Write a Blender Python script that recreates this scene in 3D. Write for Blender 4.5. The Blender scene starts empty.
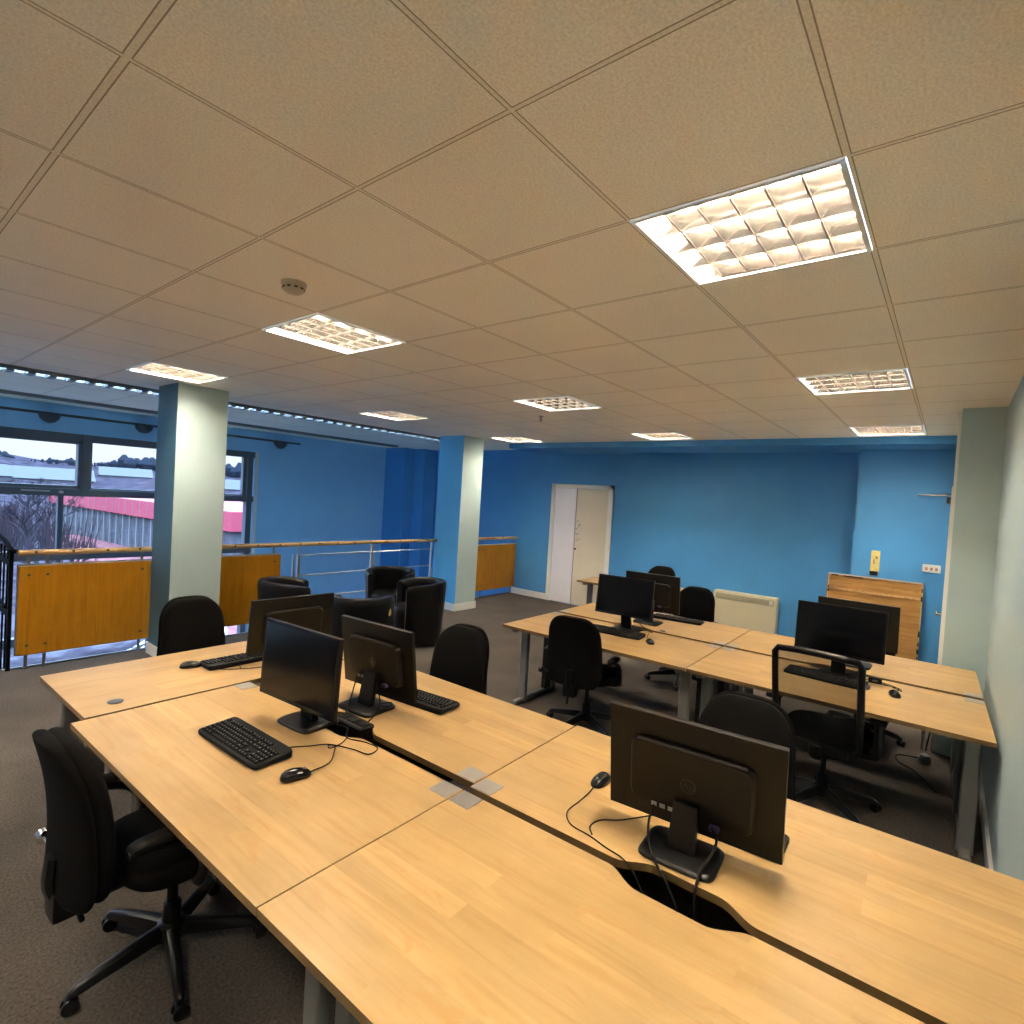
import bpy, bmesh, math, random
from mathutils import Vector, Matrix
random.seed(7)
S = bpy.context.scene
COL = S.collection
PI = math.pi
R = math.radians

# ------------------------------------------------------------------ materials
MATS = {}
def _nt(name):
    m = bpy.data.materials.new(name); m.use_nodes = True
    nt = m.node_tree
    return m, nt, nt.nodes['Principled BSDF']
def lin(c):
    return tuple(((x/255)/12.92 if x/255 <= .04045 else ((x/255+.055)/1.055)**2.4) for x in c)
def mat(name, col, rough=.6, metal=0., bump=0., bscale=200., var=0., vscale=3., coat=0., spec=.5, emit=None, estr=0.):
    m, nt, b = _nt(name)
    N, L = nt.nodes, nt.links
    b.inputs['Base Color'].default_value = (*col, 1)
    b.inputs['Roughness'].default_value = rough
    b.inputs['Metallic'].default_value = metal
    b.inputs['Specular IOR Level'].default_value = spec
    if coat:
        b.inputs['Coat Weight'].default_value = coat; b.inputs['Coat Roughness'].default_value = .25
    if emit:
        b.inputs['Emission Color'].default_value = (*emit, 1); b.inputs['Emission Strength'].default_value = estr
    tc = N.new('ShaderNodeTexCoord')
    if var:
        n = N.new('ShaderNodeTexNoise'); n.inputs['Scale'].default_value = vscale; n.inputs['Detail'].default_value = 5
        L.new(tc.outputs['Object'], n.inputs['Vector'])
        mr = N.new('ShaderNodeMapRange'); mr.inputs['From Min'].default_value = .3; mr.inputs['From Max'].default_value = .7
        mr.inputs['To Min'].default_value = 1-var; mr.inputs['To Max'].default_value = 1+var
        L.new(n.outputs['Fac'], mr.inputs['Value'])
        mx = N.new('ShaderNodeVectorMath'); mx.operation = 'SCALE'; mx.inputs[0].default_value = col
        L.new(mr.outputs['Result'], mx.inputs['Scale']); L.new(mx.outputs['Vector'], b.inputs['Base Color'])
    if bump:
        n = N.new('ShaderNodeTexNoise'); n.inputs['Scale'].default_value = bscale; n.inputs['Detail'].default_value = 3
        L.new(tc.outputs['Object'], n.inputs['Vector'])
        bp = N.new('ShaderNodeBump'); bp.inputs['Strength'].default_value = bump; bp.inputs['Distance'].default_value = .002
        L.new(n.outputs['Fac'], bp.inputs['Height']); L.new(bp.outputs['Normal'], b.inputs['Normal'])
    MATS[name] = m
    return m

def wood_mat(name, c1, c2, c3, axis='y', rough=.42, plank=.075, length=.62, coat=.07):
    """pale strip-veneer: long planks along AXIS with fine grain and a few darker flecks"""
    m, nt, b = _nt(name)
    N, L = nt.nodes, nt.links
    tc = N.new('ShaderNodeTexCoord')
    mp = N.new('ShaderNodeMapping')
    if axis == 'y': mp.inputs['Rotation'].default_value = (0, 0, R(90))
    if axis == 'z': mp.inputs['Rotation'].default_value = (0, R(90), 0)
    L.new(tc.outputs['Object'], mp.inputs['Vector'])
    br = N.new('ShaderNodeTexBrick'); br.offset = .37; br.inputs['Scale'].default_value = 1
    br.inputs['Brick Width'].default_value = length; br.inputs['Row Height'].default_value = plank
    br.inputs['Mortar Size'].default_value = 0; br.inputs['Color1'].default_value = (0, 0, 0, 1); br.inputs['Color2'].default_value = (1, 1, 1, 1)
    L.new(mp.outputs['Vector'], br.inputs['Vector'])
    st = N.new('ShaderNodeMapping'); st.inputs['Scale'].default_value = (1.6, 26, 26)
    L.new(mp.outputs['Vector'], st.inputs['Vector'])
    ad = N.new('ShaderNodeVectorMath'); ad.operation = 'ADD'
    sc = N.new('ShaderNodeVectorMath'); sc.operation = 'SCALE'; sc.inputs['Scale'].default_value = 9
    L.new(br.outputs['Color'], sc.inputs[0]); L.new(st.outputs['Vector'], ad.inputs[0]); L.new(sc.outputs['Vector'], ad.inputs[1])
    g = N.new('ShaderNodeTexNoise'); g.inputs['Scale'].default_value = 1.3; g.inputs['Detail'].default_value = 6; g.inputs['Distortion'].default_value = .9
    L.new(ad.outputs['Vector'], g.inputs['Vector'])
    rp = N.new('ShaderNodeValToRGB'); e = rp.color_ramp.elements
    e[0].position = .28; e[0].color = (*c3, 1); e[1].position = .66; e[1].color = (*c1, 1)
    k = e.new(.44); k.color = (*c2, 1)
    L.new(g.outputs['Fac'], rp.inputs['Fac'])
    pl = N.new('ShaderNodeMixRGB'); pl.blend_type = 'MULTIPLY'; pl.inputs['Fac'].default_value = 1
    mr = N.new('ShaderNodeMapRange'); mr.inputs['To Min'].default_value = .90; mr.inputs['To Max'].default_value = 1.06
    L.new(br.outputs['Color'], mr.inputs['Value']); L.new(rp.outputs['Color'], pl.inputs['Color1']); L.new(mr.outputs['Result'], pl.inputs['Color2'])
    big = N.new('ShaderNodeTexNoise'); big.inputs['Scale'].default_value = 5; big.inputs['Detail'].default_value = 4
    L.new(mp.outputs['Vector'], big.inputs['Vector'])
    m2 = N.new('ShaderNodeMapRange'); m2.inputs['From Min'].default_value = .3; m2.inputs['From Max'].default_value = .7; m2.inputs['To Min'].default_value = .93; m2.inputs['To Max'].default_value = 1.06
    L.new(big.outputs['Fac'], m2.inputs['Value'])
    p2 = N.new('ShaderNodeMixRGB'); p2.blend_type = 'MULTIPLY'; p2.inputs['Fac'].default_value = 1
    L.new(pl.outputs['Color'], p2.inputs['Color1']); L.new(m2.outputs['Result'], p2.inputs['Color2'])
    fl = N.new('ShaderNodeMapping'); fl.inputs['Scale'].default_value = (7, 20, 20); L.new(mp.outputs['Vector'], fl.inputs['Vector'])
    fa = N.new('ShaderNodeVectorMath'); fa.operation = 'ADD'; L.new(fl.outputs['Vector'], fa.inputs[0]); L.new(sc.outputs['Vector'], fa.inputs[1])
    fn = N.new('ShaderNodeTexNoise'); fn.inputs['Scale'].default_value = .9; fn.inputs['Detail'].default_value = 5; fn.inputs['Distortion'].default_value = 1.6; L.new(fa.outputs['Vector'], fn.inputs['Vector'])
    fm = N.new('ShaderNodeMapRange'); fm.inputs['From Min'].default_value = .58; fm.inputs['From Max'].default_value = .74; fm.inputs['To Min'].default_value = 0; fm.inputs['To Max'].default_value = .75
    L.new(fn.outputs['Fac'], fm.inputs['Value'])
    p3 = N.new('ShaderNodeMixRGB'); p3.inputs['Color2'].default_value = (c3[0]*1.05, c3[1]*.95, c3[2]*.8, 1)
    L.new(p2.outputs['Color'], p3.inputs['Color1']); L.new(fm.outputs['Result'], p3.inputs['Fac'])
    L.new(p3.outputs['Color'], b.inputs['Base Color'])
    b.inputs['Roughness'].default_value = rough
    b.inputs['Coat Weight'].default_value = coat; b.inputs['Coat Roughness'].default_value = .2; b.inputs['Specular IOR Level'].default_value = .3
    MATS[name] = m
    return m

def ceiling_mat():
    m, nt, b = _nt('ceiling_tile'); N, L = nt.nodes, nt.links
    tc = N.new('ShaderNodeTexCoord'); sp = N.new('ShaderNodeSeparateXYZ'); L.new(tc.outputs['Object'], sp.inputs[0])
    def M(op, a, v=None, w=None):
        n = N.new('ShaderNodeMath'); n.operation = op
        for i, q in enumerate((a, v, w)):
            if q is None: continue
            if isinstance(q, (int, float)): n.inputs[i].default_value = q
            else: L.new(q, n.inputs[i])
        return n.outputs[0]
    def dist(o):      # distance in metres to the nearest grid line
        t = M('DIVIDE', o, .6); f = M('FRACT', t); g = M('SUBTRACT', 1.0, f)
        return M('MULTIPLY', M('MINIMUM', f, g), .6)
    dx, dy = dist(sp.outputs[0]), dist(sp.outputs[1])
    d = M('MINIMUM', dx, dy)
    # the two doubled tees (x = -0.6 and y = -1.2)
    e1 = M('ABSOLUTE', M('ADD', sp.outputs[0], .5955)); e2 = M('ABSOLUTE', M('ADD', sp.outputs[1], 1.2045))
    d = M('MINIMUM', d, M('MINIMUM', e1, e2))
    groove = M('MULTIPLY', M('GREATER_THAN', d, .0052), M('LESS_THAN', d, .0085))
    tee = M('LESS_THAN', d, .0052)
    n = N.new('ShaderNodeTexNoise'); n.inputs['Scale'].default_value = 150; n.inputs['Detail'].default_value = 5
    L.new(tc.outputs['Object'], n.inputs['Vector'])
    mr = N.new('ShaderNodeMapRange'); mr.inputs['From Min'].default_value = .3; mr.inputs['From Max'].default_value = .7
    mr.inputs['To Min'].default_value = .86; mr.inputs['To Max'].default_value = 1.10
    L.new(n.outputs['Fac'], mr.inputs['Value'])
    n2 = N.new('ShaderNodeTexNoise'); n2.inputs['Scale'].default_value = 1.1; n2.inputs['Detail'].default_value = 2
    L.new(tc.outputs['Object'], n2.inputs['Vector'])
    mr2 = N.new('ShaderNodeMapRange'); mr2.inputs['To Min'].default_value = .93; mr2.inputs['To Max'].default_value = 1.07
    L.new(n2.outputs['Fac'], mr2.inputs['Value'])
    c = N.new('ShaderNodeMixRGB'); c.inputs['Color1'].default_value = (*CEIL, 1); c.inputs['Color2'].default_value = (CEIL[0]*.93, CEIL[1]*.92, CEIL[2]*.9, 1)
    L.new(tee, c.inputs['Fac'])
    c2 = N.new('ShaderNodeMixRGB'); L.new(groove, c2.inputs['Fac']); L.new(c.outputs[0], c2.inputs['Color1']); c2.inputs['Color2'].default_value = (CEIL[0]*.42, CEIL[1]*.37, CEIL[2]*.32, 1)
    c3 = N.new('ShaderNodeMixRGB'); c3.blend_type = 'MULTIPLY'; c3.inputs['Fac'].default_value = 1; L.new(c2.outputs[0], c3.inputs['Color1']); L.new(mr.outputs[0], c3.inputs['Color2'])
    c4 = N.new('ShaderNodeMixRGB'); c4.blend_type = 'MULTIPLY'; c4.inputs['Fac'].default_value = 1; L.new(c3.outputs[0], c4.inputs['Color1']); L.new(mr2.outputs[0], c4.inputs['Color2'])
    L.new(c4.outputs[0], b.inputs['Base Color']); b.inputs['Roughness'].default_value = .9; b.inputs['Specular IOR Level'].default_value = .15
    return m

def carpet_mat():
    m, nt, b = _nt('carpet'); N, L = nt.nodes, nt.links
    tc = N.new('ShaderNodeTexCoord')
    def noise(s, lo, hi, a, z, det=4):
        n = N.new('ShaderNodeTexNoise'); n.inputs['Scale'].default_value = s; n.inputs['Detail'].default_value = det
        L.new(tc.outputs['Object'], n.inputs['Vector'])
        mr = N.new('ShaderNodeMapRange'); mr.inputs['From Min'].default_value = lo; mr.inputs['From Max'].default_value = hi
        mr.inputs['To Min'].default_value = a; mr.inputs['To Max'].default_value = z; L.new(n.outputs['Fac'], mr.inputs['Value']); return n, mr.outputs[0]
    n1, a = noise(90, .3, .7, .62, 1.35, 6); n2, c = noise(2.2, .3, .7, .85, 1.15)
    mu = N.new('ShaderNodeMath'); mu.operation = 'MULTIPLY'; L.new(a, mu.inputs[0]); L.new(c, mu.inputs[1])
    v = N.new('ShaderNodeVectorMath'); v.operation = 'SCALE'; v.inputs[0].default_value = CARPET; L.new(mu.outputs[0], v.inputs['Scale'])
    L.new(v.outputs[0], b.inputs['Base Color']); b.inputs['Roughness'].default_value = 1; b.inputs['Specular IOR Level'].default_value = .1
    bp = N.new('ShaderNodeBump'); bp.inputs['Strength'].default_value = .6; bp.inputs['Distance'].default_value = .006
    L.new(n1.outputs['Fac'], bp.inputs['Height']); L.new(bp.outputs['Normal'], b.inputs['Normal'])
    return m

CEIL = (.95, .88, .77)
CARPET = (.096, .083, .071)
M_CEIL = ceiling_mat(); M_CARPET = carpet_mat()
M_BLUE = mat('wall_blue', (.075, .32, .70), .55, bump=.15, bscale=60, var=.03)
M_BLUE2 = mat('wall_light_blue', (.30, .62, .92), .6, bump=.15, bscale=60, var=.03)
M_MINT = mat('wall_mint', (.43, .56, .58), .55, bump=.12, bscale=60, var=.02)
M_SLATE = mat('pillar_slate_blue', (.06, .16, .23), .55, bump=.12, bscale=60, var=.02)
M_WHITE = mat('white_gloss', (.78, .78, .76), .35)
M_DOORW = mat('door_white', (.80, .80, .88), .4, var=.03, vscale=1.5)
M_DOORB = mat('door_beige', (.68, .63, .52), .4, var=.05, vscale=1.5)
M_DESKY = wood_mat('maple_along_y', (.192, .131, .060), (.164, .107, .043), (.118, .069, .024), 'y')
M_DESKX = wood_mat('maple_along_x', (.475, .315, .135), (.445, .285, .115), (.40, .243, .09), 'x')
M_EDGE = mat('desk_edging', (.20, .125, .05), .45, var=.06, vscale=8)
M_PANEL = wood_mat('ply_panel', (.50, .225, .012), (.45, .19, .008), (.36, .14, .006), 'z', rough=.3, plank=.6, length=1.4)
M_BOARD = wood_mat('board_wood', (.48, .27, .085), (.42, .22, .065), (.32, .155, .045), 'y', rough=.5, plank=.3, length=1.5, coat=0)
M_RAIL = wood_mat('handrail_wood', (.66, .44, .21), (.56, .34, .14), (.36, .20, .08), 'x', rough=.35, plank=.05, length=.5)
M_BLACK = mat('black_plastic', (.0045, .0045, .005), .36, spec=.4)
M_BLACKM = mat('black_matt_plastic', (.0065, .0052, .004), .5, spec=.35, bump=.1, bscale=400)
M_IRON = mat('matt_black_iron', (.006, .006, .007), .8, spec=.1)
M_GLOSSB = mat('glossy_black', (.004, .004, .0045), .16, spec=.45)
M_SCREEN = mat('dark_screen', (.003, .0035, .005), .16, spec=.35)
M_FABRIC = mat('black_fabric', (.0042, .0038, .0036), .95, bump=.5, bscale=500, var=.12, vscale=20, spec=.12)
M_LEATHER = mat('black_leather', (.0035, .0035, .004), .33, spec=.4, bump=.25, bscale=90)
M_KEY = mat('key_caps', (.010, .010, .011), .8, spec=.15)
M_KBCASE = mat('keyboard_case', (.006, .006, .0065), .7, spec=.2)
M_KEYL = mat('key_legends', (.22, .23, .25), .7, spec=.1)
M_STEEL = mat('brushed_steel', (.55, .56, .58), .35, metal=.85)
M_GREYM = mat('grey_painted_steel', (.20, .20, .20), .42, metal=.3)
M_PLATE = mat('aluminium_plate', (.36, .34, .33), .38, metal=.55)
M_CHROME = mat('chrome', (.8, .8, .8), .12, metal=1)
M_DARKM = mat('dark_bronze_frame', (.05, .055, .065), .4, metal=.3)
M_FRAME = mat('window_frame_grey', (.11, .13, .16), .45, metal=.2)
M_CREAM = mat('heater_cream', (.68, .62, .44), .45)
M_CREAMD = mat('heater_grille', (.25, .22, .15), .5)
M_YEL = mat('faded_yellow', (.72, .58, .20), .6, var=.12, vscale=30)
M_PLASTW = mat('white_plastic', (.72, .70, .66), .4)
M_PINK = mat('socket_pink', (.45, .20, .16), .5)
M_DETECT = mat('detector_cream', (.55, .50, .38), .5)
M_CABLE = mat('cable_black', (.006, .0055, .005), .75, spec=.2)
M_REFL = mat('lamp_reflector', (.80, .78, .75), .3)
M_LOUV = mat('louvre_metal', (.42, .39, .36), .12, metal=.95)
M_LIP = mat('louvre_lip', (.22, .18, .15), .6)
M_TUBE_ON = mat('lit_tube', (.9, .9, .9), .4, emit=(1., .87, .69), estr=132)
M_TUBE_DIM = mat('dim_tube', (.75, .75, .75), .3, emit=(1., .87, .69), estr=75)  # weaker tubes, still lit to lift the room's centre and back
M_TUBE_COOL = mat('cool_tube', (.9, .9, .9), .3, emit=(.42, .70, 1.), estr=40)
M_WHITEP = mat('paper_white', (.7, .72, .75), .7)
M_FOAM = mat('foam_yellow', (.62, .50, .22), .9)
M_TEE = mat('grey_strip', (.30, .32, .36), .6)
M_TAG = mat('grey_emblem', (.017, .015, .012), .4)
M_VGA = mat('vga_blue', (.035, .03, .12), .5)

# ------------------------------------------------------------------ mesh builder
class MB:
    def __init__(s): s.bm = bmesh.new(); s.mi = 0
    def _new(s, vs, fs):
        v = [s.bm.verts.new(p) for p in vs]; out = []
        for f in fs:
            try:
                q = s.bm.faces.new([v[i] for i in f]); q.material_index = s.mi; out.append(q)
            except ValueError: pass
        return v, out
    def box(s, c, d, rz=0, bev=0, rot=None, seg=2):
        x, y, z = (q/2 for q in d)
        vs = [Vector(p) for p in ((-x,-y,-z),(x,-y,-z),(x,y,-z),(-x,y,-z),(-x,-y,z),(x,-y,z),(x,y,z),(-x,y,z))]
        m = (rot.to_4x4() if rot is not None else Matrix.Rotation(rz, 4, 'Z'))
        vs = [m @ p + Vector(c) for p in vs]
        v, f = s._new(vs, ((0,3,2,1),(4,5,6,7),(0,1,5,4),(1,2,6,5),(2,3,7,6),(3,0,4,7)))
        if bev:
            ed = {e for q in f for e in q.edges}
            r = bmesh.ops.bevel(s.bm, geom=list(ed), offset=bev, segments=seg, profile=.7, affect='EDGES', clamp_overlap=True)
            for q in r['faces']: q.material_index = s.mi
        return s
    def span(s, a, b, **k):
        return s.box([(p+q)/2 for p, q in zip(a, b)], [abs(q-p) for p, q in zip(a, b)], **k)
    def loft(s, rings, caps=True, closed=True, endless=False):
        n = len(rings[0]); vs = [p for r in rings for p in r]; fs = []
        m = len(rings)
        for i in range(m if endless else m-1):
            j = (i+1) % m
            for k in range(n if closed else n-1):
                a, b = i*n+k, i*n+(k+1) % n
                c, d = j*n+(k+1) % n, j*n+k
                fs.append((a, b, c, d))
        if caps and not endless: fs += [tuple(range(n))[::-1], tuple(range((m-1)*n, m*n))]
        s._new(vs, fs); return s
    def tube(s, pts, r, n=8, caps=True, closed=False, flat=1.):
        P = [Vector(p) for p in pts]; rr = r if isinstance(r, (list, tuple)) else [r]*len(P)
        T = []
        for i in range(len(P)):
            a = P[i-1] if (i or closed) else P[i]; b = P[(i+1) % len(P)] if (i < len(P)-1 or closed) else P[i]
            t = (b-a); T.append(t.normalized() if t.length > 1e-9 else Vector((0,0,1)))
        up = Vector((0,0,1)) if abs(T[0].z) < .9 else Vector((1,0,0))
        u = T[0].cross(up).normalized(); rings = []
        for i, p in enumerate(P):
            u = (u - T[i]*u.dot(T[i])); u = u.normalized() if u.length > 1e-6 else T[i].orthogonal().normalized()
            w = T[i].cross(u)
            rings.append([p + (u*math.cos(2*PI*k/n)*flat + w*math.sin(2*PI*k/n))*rr[i] for k in range(n)])
        return s.loft(rings, caps and not closed, True, closed)
    def lathe(s, prof, c=(0,0,0), n=24, axis='z', caps=True):
        rings = []
        for r, z in prof:
            rg = []
            for k in range(n):
                a = 2*PI*k/n; p = (r*math.cos(a), r*math.sin(a), z)
                if axis == 'x': p = (z, r*math.cos(a), r*math.sin(a))
                if axis == 'y': p = (r*math.sin(a), z, r*math.cos(a))
                rg.append(Vector(p)+Vector(c))
            rings.append(rg)
        return s.loft(rings, caps)
    def prism(s, poly, z0, z1, side=None):
        n = len(poly); vs = [(x, y, z0) for x, y in poly] + [(x, y, z1) for x, y in poly]
        mi = s.mi
        s._new(vs, [tuple(range(n))[::-1], tuple(range(n, 2*n))])
        if side is not None: s.mi = side
        v = [q for q in s.bm.verts][-2*n:]
        for k in range(n):
            f = s.bm.faces.new((v[k], v[(k+1) % n], v[n+(k+1) % n], v[n+k])); f.material_index = s.mi
        s.mi = mi
        return s
    def quad(s, *p): s._new([Vector(q) for q in p], [tuple(range(len(p)))]); return s
    def build(s, name, mats, parent=None, loc=None, smooth=True, ang=35, rot=None):
        bmesh.ops.recalc_face_normals(s.bm, faces=s.bm.faces[:])
        me = bpy.data.meshes.new(name); s.bm.to_mesh(me); s.bm.free()
        if not isinstance(mats, (list, tuple)): mats = [mats]
        for m in mats: me.materials.append(m)
        if smooth:
            me.polygons.foreach_set('use_smooth', [True]*len(me.polygons))
            try: me.set_sharp_from_angle(angle=R(ang))
            except Exception: pass
        o = bpy.data.objects.new(name, me); COL.objects.link(o)
        if parent is not None: o.parent = parent
        if loc is not None: o.location = loc
        if rot is not None: o.rotation_euler = rot
        return o
def thing(name, loc, rz, label, cat, group=None):
    o = bpy.data.objects.new(name, None); COL.objects.link(o); o.empty_display_size = .1
    o.location = loc; o.rotation_euler = (0, 0, rz)
    return tag(o, label, cat, group)
def tag(o, label, cat, group=None):
    o['label'] = label; o['category'] = cat
    if group: o['group'] = group
    return o
def struct(o): o['kind'] = 'structure'; return o
def copy_tree(o, parent=None):
    c = o.copy(); COL.objects.link(c)
    if parent is not None: c.parent = parent
    for ch in list(o.children): copy_tree(ch, c)
    return c
def cr(pts, n=8):
    P = [Vector(p) for p in pts]; P = [2*P[0]-P[1]] + P + [2*P[-1]-P[-2]]; out = []
    for i in range(1, len(P)-2):
        a, b, c, d = P[i-1:i+3]
        for k in range(n):
            t = k/n
            out.append(.5*((2*b)+(c-a)*t+(2*a-5*b+4*c-d)*t*t+(3*b-a-3*c+d)*t**3))
    out.append(P[-2]); return out
def sell(c, w, h, e, n, ax=(0, 1, 2)):
    """superellipse ring in the plane of two axes"""
    out = []
    for k in range(n):
        a = 2*PI*k/n; x, y = math.cos(a), math.sin(a)
        out.append((w*math.copysign(abs(x)**(2/e), x), h*math.copysign(abs(y)**(2/e), y)))
    return out

H = 2.726           # ceiling height
YV = 5.02           # edge of the gallery floor
YW = 8.25           # window wall
X0 = -4.2           # wall behind the camera
XB = 7.2            # wall with the door
ZG = -3.2           # storey below

# ------------------------------------------------------------------ setting
f = MB(); f.span((X0, -1.74, -.25), (XB, YV, 0)); struct(f.build('floor', M_CARPET, smooth=False))
f = MB(); f.span((X0, YV, -.262), (XB, YV+.02, .012)); struct(f.build('trim_1', M_GREYM, smooth=False))
f = MB(); f.span((X0, YV-6.9, ZG-.2), (XB, YW, ZG)); struct(f.build('floor_lower', M_CARPET, smooth=False))

LAMPS = [(-3, -2, 1), (1, -2, 1), (5, -2, 1), (9, -2, 1), (-3, 2, 1), (1, 2, 1), (5, 2, 0), (9, 2, 1), (-3, 6, 1), (1, 6, 1), (5, 6, 0), (9, 6, 1)]
cells = {(i, j) for i, j, _ in LAMPS}
m = MB()
for i in range(-7, 12):
    for j in range(-3, 14):
        if (i, j) in cells: continue
        x0, x1 = max(i*.6, X0), min(i*.6+.6, XB); y0, y1 = max(j*.6, -1.75), min(j*.6+.6, YW+.02)
        if x1 <= x0 or y1 <= y0: continue
        m.quad((x0, y0, H), (x0, y1, H), (x1, y1, H), (x1, y0, H))
bmesh.ops.remove_doubles(m.bm, verts=m.bm.verts[:], dist=1e-5)
c = m.build('ceiling', M_CEIL, smooth=False); struct(c)
sol = c.modifiers.new('thick', 'SOLIDIFY'); sol.thickness = .012; sol.offset = -1 if c.data.polygons[0].normal.z < 0 else 1

def wall(name, a, b, mats, **k): return struct(MB().span(a, b).build(name, mats, smooth=False))
wall('wall_right', (X0, -1.86, ZG), (4.55, -1.74, H+.1), M_MINT)
wall('wall_right_far', (4.54, -1.86, 0), (XB+.1, -1.475, H+.1), M_MINT)
wall('wall_behind', (X0-.12, -1.86, ZG), (X0, YW+.2, H+.1), mat('wall_white', (.86, .85, .82), .7))
# back wall: door section, recessed dark section, lit projecting section
wall('wall_back_door', (XB, 2.62, -.3), (XB+.15, 7.3, H), M_BLUE)
wall('wall_back', (7.1, -1.5, -.3), (XB+.15, 2.62, H), M_BLUE)
wall('wall_back_pier', (6.78, -1.5, 0), (7.11, -.545, H), M_BLUE)
wall('trim_2', (6.2, -1.48, 2.645), (XB, 4.45, H), M_BLUE)
# void back wall, stepping
wall('wall_void_corner', (6.6, 7.6, ZG), (6.86, YW+.1, H), M_BLUE)
wall('wall_void_step', (6.86, 7.28, ZG), (XB+.15, YW+.1, H), M_BLUE)
wall('wall_void_lower', (XB, YV-1, ZG), (XB+.15, 7.3, -.3), M_BLUE)
wall('wall_under_floor', (X0, YV-.3, ZG), (XB, YV-.2, -.25), M_MINT)
# window wall with its opening
WX0, WX1, WZ0, WZ1 = -3.4, 3.74, -2.9, 2.34
m = MB()
m.span((X0, YW, WZ1), (6.7, YW+.25, H+.05)); m.span((WX1, YW, ZG), (6.7, YW+.25, WZ1)); m.span((X0, YW, ZG), (WX0, YW+.25, WZ1)); m.span((WX0, YW, ZG), (WX1, YW+.25, WZ0))
struct(m.build('wall_left', M_BLUE2, smooth=False))
# window frames: upper band, then lower glazing, spandrel, storey below
m = MB()
fy0, fy1 = YW+.03, YW+.12
def bar(x0, x1, z0, z1, d=0): m.span((x0, fy0-d, z0), (x1, fy1, z1), bev=.004, seg=1)
bar(WX0, WX1, 2.235, 2.34, .03); bar(WX0, WX1, 1.455, 1.555, .02); bar(WX0, WX1, .55, .68, .02)
bar(WX0, WX1, -.62, -.5, .02); bar(WX0, WX1, WZ0, WZ0+.08)
for x in (-3.36, -1.25, 1.30, 3.655): bar(x-.045, x+.05, 1.5 if x == 1.30 else WZ0, 2.34, .04)
for x in (-2.1, -.15, 1.04, 2.45): bar(x-.03, x+.03, -.55, 1.5)
for x in (-1.9, 0.2, 2.2): bar(x-.03, x+.03, WZ0, -.55)
for a, b in ((-3.31, -1.3), (-1.2, 1.25), (1.36, 3.6)):     # opening sashes in the upper band
    lo, hi, t = 1.56, 2.24, .045
    if b < 1.3:
        bar(a, b, lo, lo+t, .05); bar(a, b, hi-t, hi, .05); bar(a, a+t, lo, hi, .05); bar(b-t, b, lo, hi, .05)
    else:
        bar(a, b, lo, lo+.02, .0); bar(b-.05, b, lo, hi, .0); bar(a, a+.02, lo, hi, 0)
fr = m.build('window_1', M_FRAME); struct(fr)
m = MB(); m.box((.75, YW-.05, 1.52), (.30, .02, .02), bev=.004); m.box((1.02, YW-.05, 1.51), (.05, .03, .035), bev=.004); m.build('window_stay', M_STEEL, fr)
m = MB(); m.span((WX0, YW+.02, .565), (1.34, YW+.06, .685)); m.span((WX0, YW+.03, -.5), (.2, YW+.07, .55)) if 0 else None; m.build('window_spandrel', M_FRAME, fr)
gl = bpy.data.materials.new('window_glass'); gl.use_nodes = True; nt = gl.node_tree; nt.nodes.clear()
o_ = nt.nodes.new('ShaderNodeOutputMaterial'); tr = nt.nodes.new('ShaderNodeBsdfTransparent'); gs = nt.nodes.new('ShaderNodeBsdfGlossy'); mx = nt.nodes.new('ShaderNodeMixShader')
tr.inputs[0].default_value = (.93, .96, .98, 1); gs.inputs['Roughness'].default_value = .02; mx.inputs[0].default_value = .06
nt.links.new(tr.outputs[0], mx.inputs[1]); nt.links.new(gs.outputs[0], mx.inputs[2]); nt.links.new(mx.outputs[0], o_.inputs[0])
m = MB(); m.quad((WX0, YW+.075, WZ0), (WX1, YW+.075, WZ0), (WX1, YW+.075, WZ1), (WX0, YW+.075, WZ1)); m.build('window_pane', gl, fr, smooth=False)
# reveal at right of the window (bright painted jamb)
wall('trim_3', (3.74, YW-.01, -2.9), (3.80, YW+.0, 2.34), M_WHITEP)

# pillars
def pillar(name, x0, x1, y0, y1):
    m = MB(); m.span((x0, y0, 0), (x1, y1, H))
    for fc in m.bm.faces:
        n = fc.normal; fc.normal_update()
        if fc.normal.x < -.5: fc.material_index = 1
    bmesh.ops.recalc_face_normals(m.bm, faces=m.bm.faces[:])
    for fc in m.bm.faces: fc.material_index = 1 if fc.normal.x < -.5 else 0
    o = m.build(name, [M_MINT, M_SLATE if x0 < 2 else mat('pillar_sky_blue', (.11, .50, .93), .55)], smooth=False); struct(o)  # -X face coloured apart: slate on the first pillar, sky blue on the second
    b = MB(); b.span((x0-.015, y0-.015, 0), (x1+.015, y1+.015, .11)); b.build('skirting', M_WHITE, o, smooth=False)
    return o
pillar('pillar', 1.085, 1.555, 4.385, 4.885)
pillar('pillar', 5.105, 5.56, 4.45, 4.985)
# baseboards
wall('baseboard_back', (XB-.018, 4.195, 0), (XB, 5.0, .11), M_WHITE)
wall('baseboard_right', (1.0, -1.74, 0), (4.54, -1.722, .10), M_WHITE)

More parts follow.
